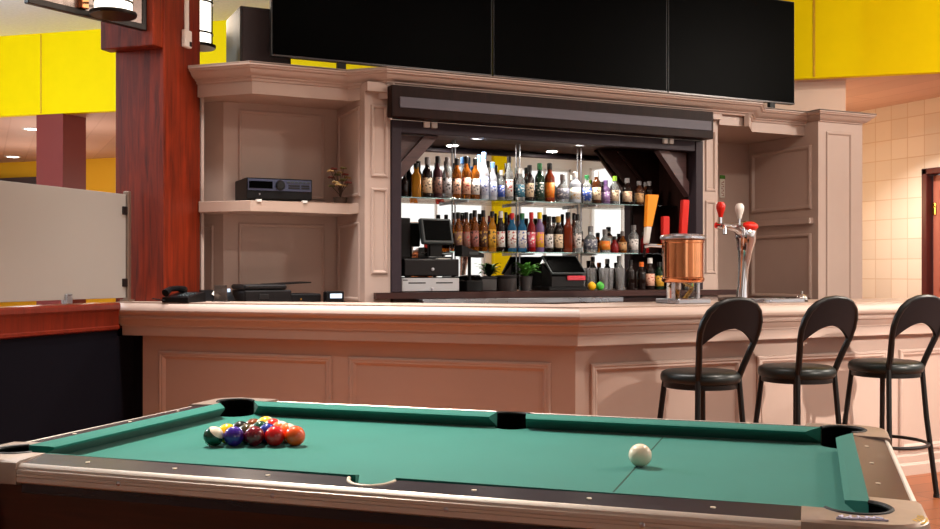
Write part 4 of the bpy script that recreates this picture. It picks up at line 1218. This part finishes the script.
CAP = {'black': (18, 17, 18), 'grey': (120, 116, 116), 'blue': (110, 160, 226), 'white': (226, 224, 220), 'green': (36, 110, 60), 'violet': (120, 90, 150), 'limecap': (150, 206, 60),
       'red': (200, 30, 30), 'yellow': (246, 214, 30), 'goldcap': (200, 160, 70), 'orange': (226, 110, 30)}
LM, CM = {}, {}
def bottle(x, y, w, h, kind, g, l, ink, cap, label, z, group):
    r = w / 2
    t = thing('liquor_bottle', label, 'bottle', (x, y, z), atan2(y, x) - pi / 2, group)
    r *= 1.08
    nr = min(r * .46, .0175)
    if kind == 'round':
        p = [(0, .002), (r * .9, 0), (r, .006), (r, h * .6), (r * .94, h * .65), (r * .72, h * .7), (nr, h * .76), (nr * .95, h * .87), (0, h * .87)]; cz = .84
        lz = (.12, .5)
    elif kind == 'tall':
        p = [(0, .002), (r * .9, 0), (r, .006), (r, h * .55), (r * .9, h * .62), (r * .6, h * .7), (nr, h * .78), (nr, h * .9), (0, h * .9)]; cz = .86
        lz = (.1, .48)
    elif kind == 'square':
        p = [(0, .002), (r * .88, 0), (r * .92, .006), (r * .92, h * .62), (r * .8, h * .67), (nr * 1.2, h * .72), (nr, h * .76), (nr, h * .88), (0, h * .88)]; cz = .84
        lz = (.1, .55)
    else:
        p = [(0, .002), (r * .9, 0), (r * .97, .006), (r, h * .2), (r * .95, h * .5), (r * .6, h * .62), (nr, h * .68), (nr, h * .86), (0, h * .86)]; cz = .8
        lz = (.12, .5)
    sq = 5.0 if kind == 'square' else 0
    MB().lathe(p, 24, sq=sq).build('glass_body', G[g], t, smooth=True, ang=45)
    if cap not in CM: CM[cap] = mat('cap_' + cap, CAP[cap], .35)
    c0 = h * cz - .002
    MB().lathe([(nr * .98, c0), (nr * 1.12, c0), (nr * 1.12, h - .003), (nr * .95, h), (0, h)], 16).build('cap', CM[cap], t, smooth=True)
    if l != 'none':
        k = (l, ink)
        if k not in LM: LM[k] = label_mat('label_%s_%s' % k, LC[l], INK[ink])
        L = MB(); cols = []; n = 12
        spread = 70 if kind != 'square' else 60
        for i in range(n + 1):
            a = radians(-90 - spread + 2 * spread * i / n)
            q = 1.0
            if sq: q = 1 / (abs(cos(a)) ** sq + abs(sin(a)) ** sq) ** (1 / sq)
            rr = (r * (.92 if sq else 1.0)) * q + .0008
            if kind == 'squat': rr = r * 1.0 + .0015
            cols.append([L.bm.verts.new((rr * cos(a), rr * sin(a), h * zz)) for zz in lz])
        for a, b2 in zip(cols, cols[1:]): L.face((a[0], b2[0], b2[1], a[1]))
        o = L.build('label', LM[k], t, smooth=True, ang=80)
        sm_ = o.modifiers.new('thickness', 'SOLIDIFY'); sm_.thickness = .0006
    return t
for rows, z, where, grp in ((TOP_SHELF, 1.7855, 'on upper shelf', 'bottles on the upper glass shelf'), (LOW_SHELF, 1.4155, 'on lower shelf', 'bottles on the lower glass shelf'), (COUNTER_ROW, 1.1355, '', 'bottles on the back counter')):
    for r in rows:
        bottle(*r[:4], *r[4:9], (r[9] + ' ' + where).strip(), z, grp)
# drinking glasses on the counter
gp = [(0, 0), (.028, 0), (.03, .004), (.037, .165), (.034, .165), (.027, .012), (0, .01)]
proto = None
GL = [('clear drinking glass on the counter nearest the yellow fruit', 4.03, 6.47), ('clear drinking glass behind the green fruit', 4.125, 6.48), ('clear drinking glass right of green fruit, front row', 4.205, 6.43),
      ('clear drinking glass third from right among counter glasses', 4.28, 6.47), ('clear drinking glass second from right among counter glasses', 4.345, 6.42)]
for lab, x, y in GL:
    hk = 1
    o = MB().lathe(gp, 20).build('drinking_glass', M['tumbler'], smooth=True, ang=40) if proto is None else proto.copy()
    if proto is None: proto = o
    else: COL.objects.link(o)
    o.location = (x, y, 1.1355); tag(o, lab, 'glass', 'drinking glasses on the back counter')

# ------------------------------------------------------------------ draft towers on the bar
ctw = thing('copper_draft_tower', 'round polished copper draft tower with tall tap handles on the bar', 'draft tower', (3.655, 4.76, 1.0896))
MB().box(-.115, .115, -.11, .11, 0, .028, .005).build('base_plate', M['steel'], ctw)
MB().lathe([(.10, .118), (.116, .124), (.121, .134), (.121, .146), (.115, .152), (.115, .345), (.12, .35), (.12, .362), (.112, .366), (0, .366), (0, .118)], 40).build('copper_drum', M['copper'], ctw, smooth=True, ang=40)
MB().lathe([(0, .366), (.124, .366), (.131, .371), (.131, .384), (.122, .394), (.06, .402), (0, .404)], 40).build('lid', M['steel'], ctw, smooth=True, ang=40)
for a_ in (20, 110, 200, 290):
    MB().box(-.011, .011, -.006, .006, .026, .122, .002).build('support_leg', M['steel'], ctw, loc=(.1 * cos(radians(a_)), .1 * sin(radians(a_)), 0), rz=radians(a_ + 90))
MB().lathe([(.090, .03), (.093, .03), (.093, .117), (.090, .117)], 32).build('clear_sleeve', M['acrylic'], ctw, smooth=True)
MB().tube([(-.05, -.02, .03), (-.02, .01, .07), (-.05, .03, .1), (-.03, .02, .118)], .009, 8).tube([(.03, .03, .03), (.04, .0, .09), (.02, .02, .118)], .008, 8).build('beer_line', M['brass'], ctw, smooth=True)
def tap(x, y, z, hx, m_, h, w, lean, nm='tap_handle', top_w=None):
    f = MB().tube([(x, y, z), (x + hx * .6, y + .07, z + .005), (x + hx, y + .10, z)], .011, 10).tube([(x + hx, y + .10, z + .01), (x + hx, y + .115, z - .06)], .009, 10)
    fo = f.build('faucet', M['chrome'], ctw, smooth=True)
    q = MB(); tw2 = top_w or w
    b0 = Vector((x + hx, y + .09, z + .015)); b1 = b0 + Vector((lean, 0, h))
    lo = [q.bm.verts.new(b0 + Vector((sx * w / 2, sy * .012, 0))) for sx, sy in ((-1, -1), (1, -1), (1, 1), (-1, 1))]
    hi = [q.bm.verts.new(b1 + Vector((sx * tw2 / 2, sy * .014, 0))) for sx, sy in ((-1, -1), (1, -1), (1, 1), (-1, 1))]
    q.face(lo); q.face(hi)
    for i in range(4): q.face((lo[i], lo[(i + 1) % 4], hi[(i + 1) % 4], hi[i]))
    bmesh.ops.bevel(q.bm, geom=q.bm.edges[:], offset=.004, segments=2, affect='EDGES')
    q.build(nm, m_, fo)
    return fo
fo = tap(-.10, .06, .33, -.05, M['white_plastic'], .1, .03, .012, 'tap_collar', .04)
q = MB(); b0 = Vector((-.138, .15, .443)); b1 = b0 + Vector((.03, 0, .19))
lo = [q.bm.verts.new(b0 + Vector((sx * .023, sy * .013, 0))) for sx, sy in ((-1, -1), (1, -1), (1, 1), (-1, 1))]
hi = [q.bm.verts.new(b1 + Vector((sx * .042, sy * .014, 0))) for sx, sy in ((-1, -1), (1, -1), (1, 1), (-1, 1))]
q.face(lo); q.face(hi)
for i in range(4): q.face((lo[i], lo[(i + 1) % 4], hi[(i + 1) % 4], hi[i]))
bmesh.ops.bevel(q.bm, geom=q.bm.edges[:], offset=.004, segments=2, affect='EDGES')
q.build('tap_handle', M['orange_plastic'], fo)
tap(.0, .08, .335, .0, M['red_plastic'], .16, .05, .0)
tap(.09, .06, .335, .02, M['red_plastic'], .26, .05, .02)

bt = thing('beer_tower', 'curved chrome beer tower with red and white tap handles', 'draft tower', (4.085, 4.76, 1.0896))
MB().lathe([(0, 0), (.05, 0), (.05, .012), (.032, .02), (0, .02)], 28).build('base_flange', M['chrome'], bt, smooth=True)
colp = [(0, 0, .015), (.006, 0, .1), (.014, 0, .2), (.026, 0, .3), (.034, 0, .37), (.03, 0, .41), (.0, 0, .44), (-.05, 0, .445), (-.1, 0, .45), (-.19, 0, .455)]
MB().tube(colp, .03, 16, rs=[.034, .028, .03, .042, .058, .066, .05, .027, .02, .018]).build('column', M['chrome'], bt, smooth=True)
MB().sphere((.032, -.03, .45), .056, 20, 12, (1, .85, .55)).build('red_medallion', M['red_plastic'], bt, smooth=True)
for x, m_, z in ((-.185, M['red_plastic'], .46), (-.045, M['white_plastic'], .455)):
    f = MB().tube([(x, 0, z - .005), (x - .002, -.05, z - .005), (x - .006, -.075, z - .02), (x - .008, -.08, z - .06)], .011, 10)
    f.tube([(x, -.035, z), (x, -.035, z + .045)], .008, 10)
    fo = f.build('faucet', M['chrome'], bt, smooth=True)
    MB().lathe([(0, 0), (.012, 0), (.016, .02), (.026, .05), (.027, .07), (.018, .088), (0, .092)], 20, (x, -.035, z + .04)).build('tap_handle', m_, fo, smooth=True)
dt = thing('drip_tray', 'flat stainless drip tray under the chrome beer tower', 'drip tray', (4.29, 4.72, 1.0896))
MB().box(-.145, -.135, -.09, .09, 0, .022, .003).box(-.135, .17, -.09, -.08, 0, .022, .003).box(-.135, .17, .08, .09, 0, .022, .003).box(.16, .17, -.09, .09, 0, .022, .003).box(-.14, .165, -.085, .085, 0, .004).build('tray', M['steel'], dt)
for i in range(9):
    MB().box(-.12 + i * .03, -.112 + i * .03, -.08, .08, .014, .019, .001).build('grate_bar', M['steel'], dt)
be = thing('counter_bell', 'small chrome counter bell beside the drip tray on the bar', 'bell', (4.52, 4.72, 1.0896))
MB().lathe([(0, 0), (.036, 0), (.038, .006), (.03, .01), (0, .01)], 24).build('base', M['bezel'], be, smooth=True)
MB().lathe([(.034, .012), (.033, .024), (.024, .038), (.01, .045), (0, .046)], 24).build('dome', M['chrome'], be, smooth=True)
MB().lathe([(.004, .045), (.004, .056), (.007, .058), (.007, .063), (0, .064)], 12).build('button', M['chrome'], be, smooth=True)
bo = thing('bottle_opener_plaque', 'small green topped white plaque with red lettering strokes on niche wall', 'plaque', (5.852, 7.072, 1.917))
MB().box(-.028, .028, -.008, .006, 0, .2, .006).build('plate', M['paper'], bo)
MB().box(-.03, .03, -.011, -.0, .165, .2, .005).build('green_top', M['leaf'], bo)
k = MB()
for i in range(7):
    z = .02 + i * .019
    k.box(-.012, .012, -.010, -.0075, z, z + .004).box(-.012 if i % 2 else .007, -.007 if i % 2 else .012, -.010, -.0075, z, z + .012)
k.build('lettering', M['red_ink'], bo)

# ------------------------------------------------------------------ light
def area(name, loc, size, power, c=(255, 236, 214), target=None, shape='DISK', spread=180):
    l = bpy.data.lights.new(name, 'AREA'); l.shape = shape; l.size = size; l.energy = power; l.color = rgb(c)[:3]; l.spread = radians(spread)
    o = bpy.data.objects.new(name, l); COL.objects.link(o); o.location = loc
    if target is not None:
        o.rotation_euler = (Vector(target) - Vector(loc)).to_track_quat('-Z', 'Y').to_euler()
    return o
def point(name, loc, power, c=(255, 236, 214), r=.06):
    l = bpy.data.lights.new(name, 'POINT'); l.energy = power; l.color = rgb(c)[:3]; l.shadow_soft_size = r
    o = bpy.data.objects.new(name, l); COL.objects.link(o); o.location = loc
    return o
WARM, NEUT, COOL = (255, 230, 202), (255, 243, 230), (224, 242, 255)
area('ceiling_lamp_bar_end', (.85, 4.7, 3.72), .12, 27, NEUT, (1.0, 2.5, .78), spread=62)
area('ceiling_lamp_stools', (5.6, -1.3, 3.4), .16, 21, NEUT, (4.9, 4.6, .5), spread=38)
area('table_left_fill', (.35, 3.85, 3.74), .14, 28, NEUT, spread=85)  # added fill to brighten the left of the cloth
for u_, pw in ((-3.3, 17), (-2.5, 34), (-1.6, 8)):
    area('bar_downlight', (*tw(u_, 4.9), 3.74), .2, pw, (255, 250, 246), spread=74)
area('room_fill_a', (4.4, 3.0, 3.76), .35, 84, NEUT)  # added overhead fill for general brightness, no fixture here
area('room_fill_e', (9.0, -2, 3.76), .35, 6, NEUT)  # weak added fill from the far right front
area('room_fill_f', (6.8, .6, 3.76), .35, 9, NEUT)  # added fill from the front right
area('room_fill_h', (2.6, 4.4, 3.76), .3, 11, NEUT)  # added fill for the left niche and pilaster
area('room_fill_d', (4.5, -3, 3.76), .35, 46, NEUT)  # added frontal fill for crown and fascias
for x in (3.19, 4.05):
    area('alcove_lamp', (x, 6.5, 2.215), .08, 7, NEUT)
point('sconce_lamp', (.62, 5.95, 3.05), 6, WARM, .1)
point('sconce_lamp', (1.5, 7.25, 3.05), 6, WARM, .1)
point('bulkhead_fill_left', (-1.6, 8.3, 2.9), 490, COOL, .25)  # added to light the high ceiling and left bulkhead, nothing hangs here
point('bulkhead_fill_right', (8.2, 2.6, 3.6), 410, NEUT, .12)  # added to brighten the right end of the bulkhead, no pendant
for x, y in ((-.6, 12.6), (.6, 14.6), (-1.6, 15.2), (2.6, 11.6), (1.0, 12.4)):
    point('dining_fill', (x, y, 2.1), 20, NEUT, .2)  # added points that brighten the low ceiling, separate from its downlights
area('passage_fill', (7.45, 6.65, 2.93), .12, 34, NEUT, spread=114)  # added; limited spread leaves the upper tiles in shade
point('passage_warm_fill', (7.2, 7.6, 2.0), 22, (255, 216, 168), .1)  # added warm fill for upper tiles and soffit

w = bpy.data.worlds.new('world'); SC.world = w; w.use_nodes = True
bg = w.node_tree.nodes['Background']
bg.inputs['Color'].default_value = (1, .98, .95, 1); bg.inputs['Strength'].default_value = 1.5
SC.view_settings.view_transform = 'Standard'; SC.view_settings.look = 'None'
SC.view_settings.exposure = 0.0; SC.view_settings.gamma = 1.0; SC.view_settings.use_curve_mapping = False
SC.cycles.use_denoising = True
SC.cycles.max_bounces = 10; SC.cycles.glossy_bounces = 6; SC.cycles.transmission_bounces = 8; SC.cycles.transparent_max_bounces = 8
SC.cycles.sample_clamp_indirect = 6
SC.cycles.caustics_reflective = False; SC.cycles.caustics_refractive = False
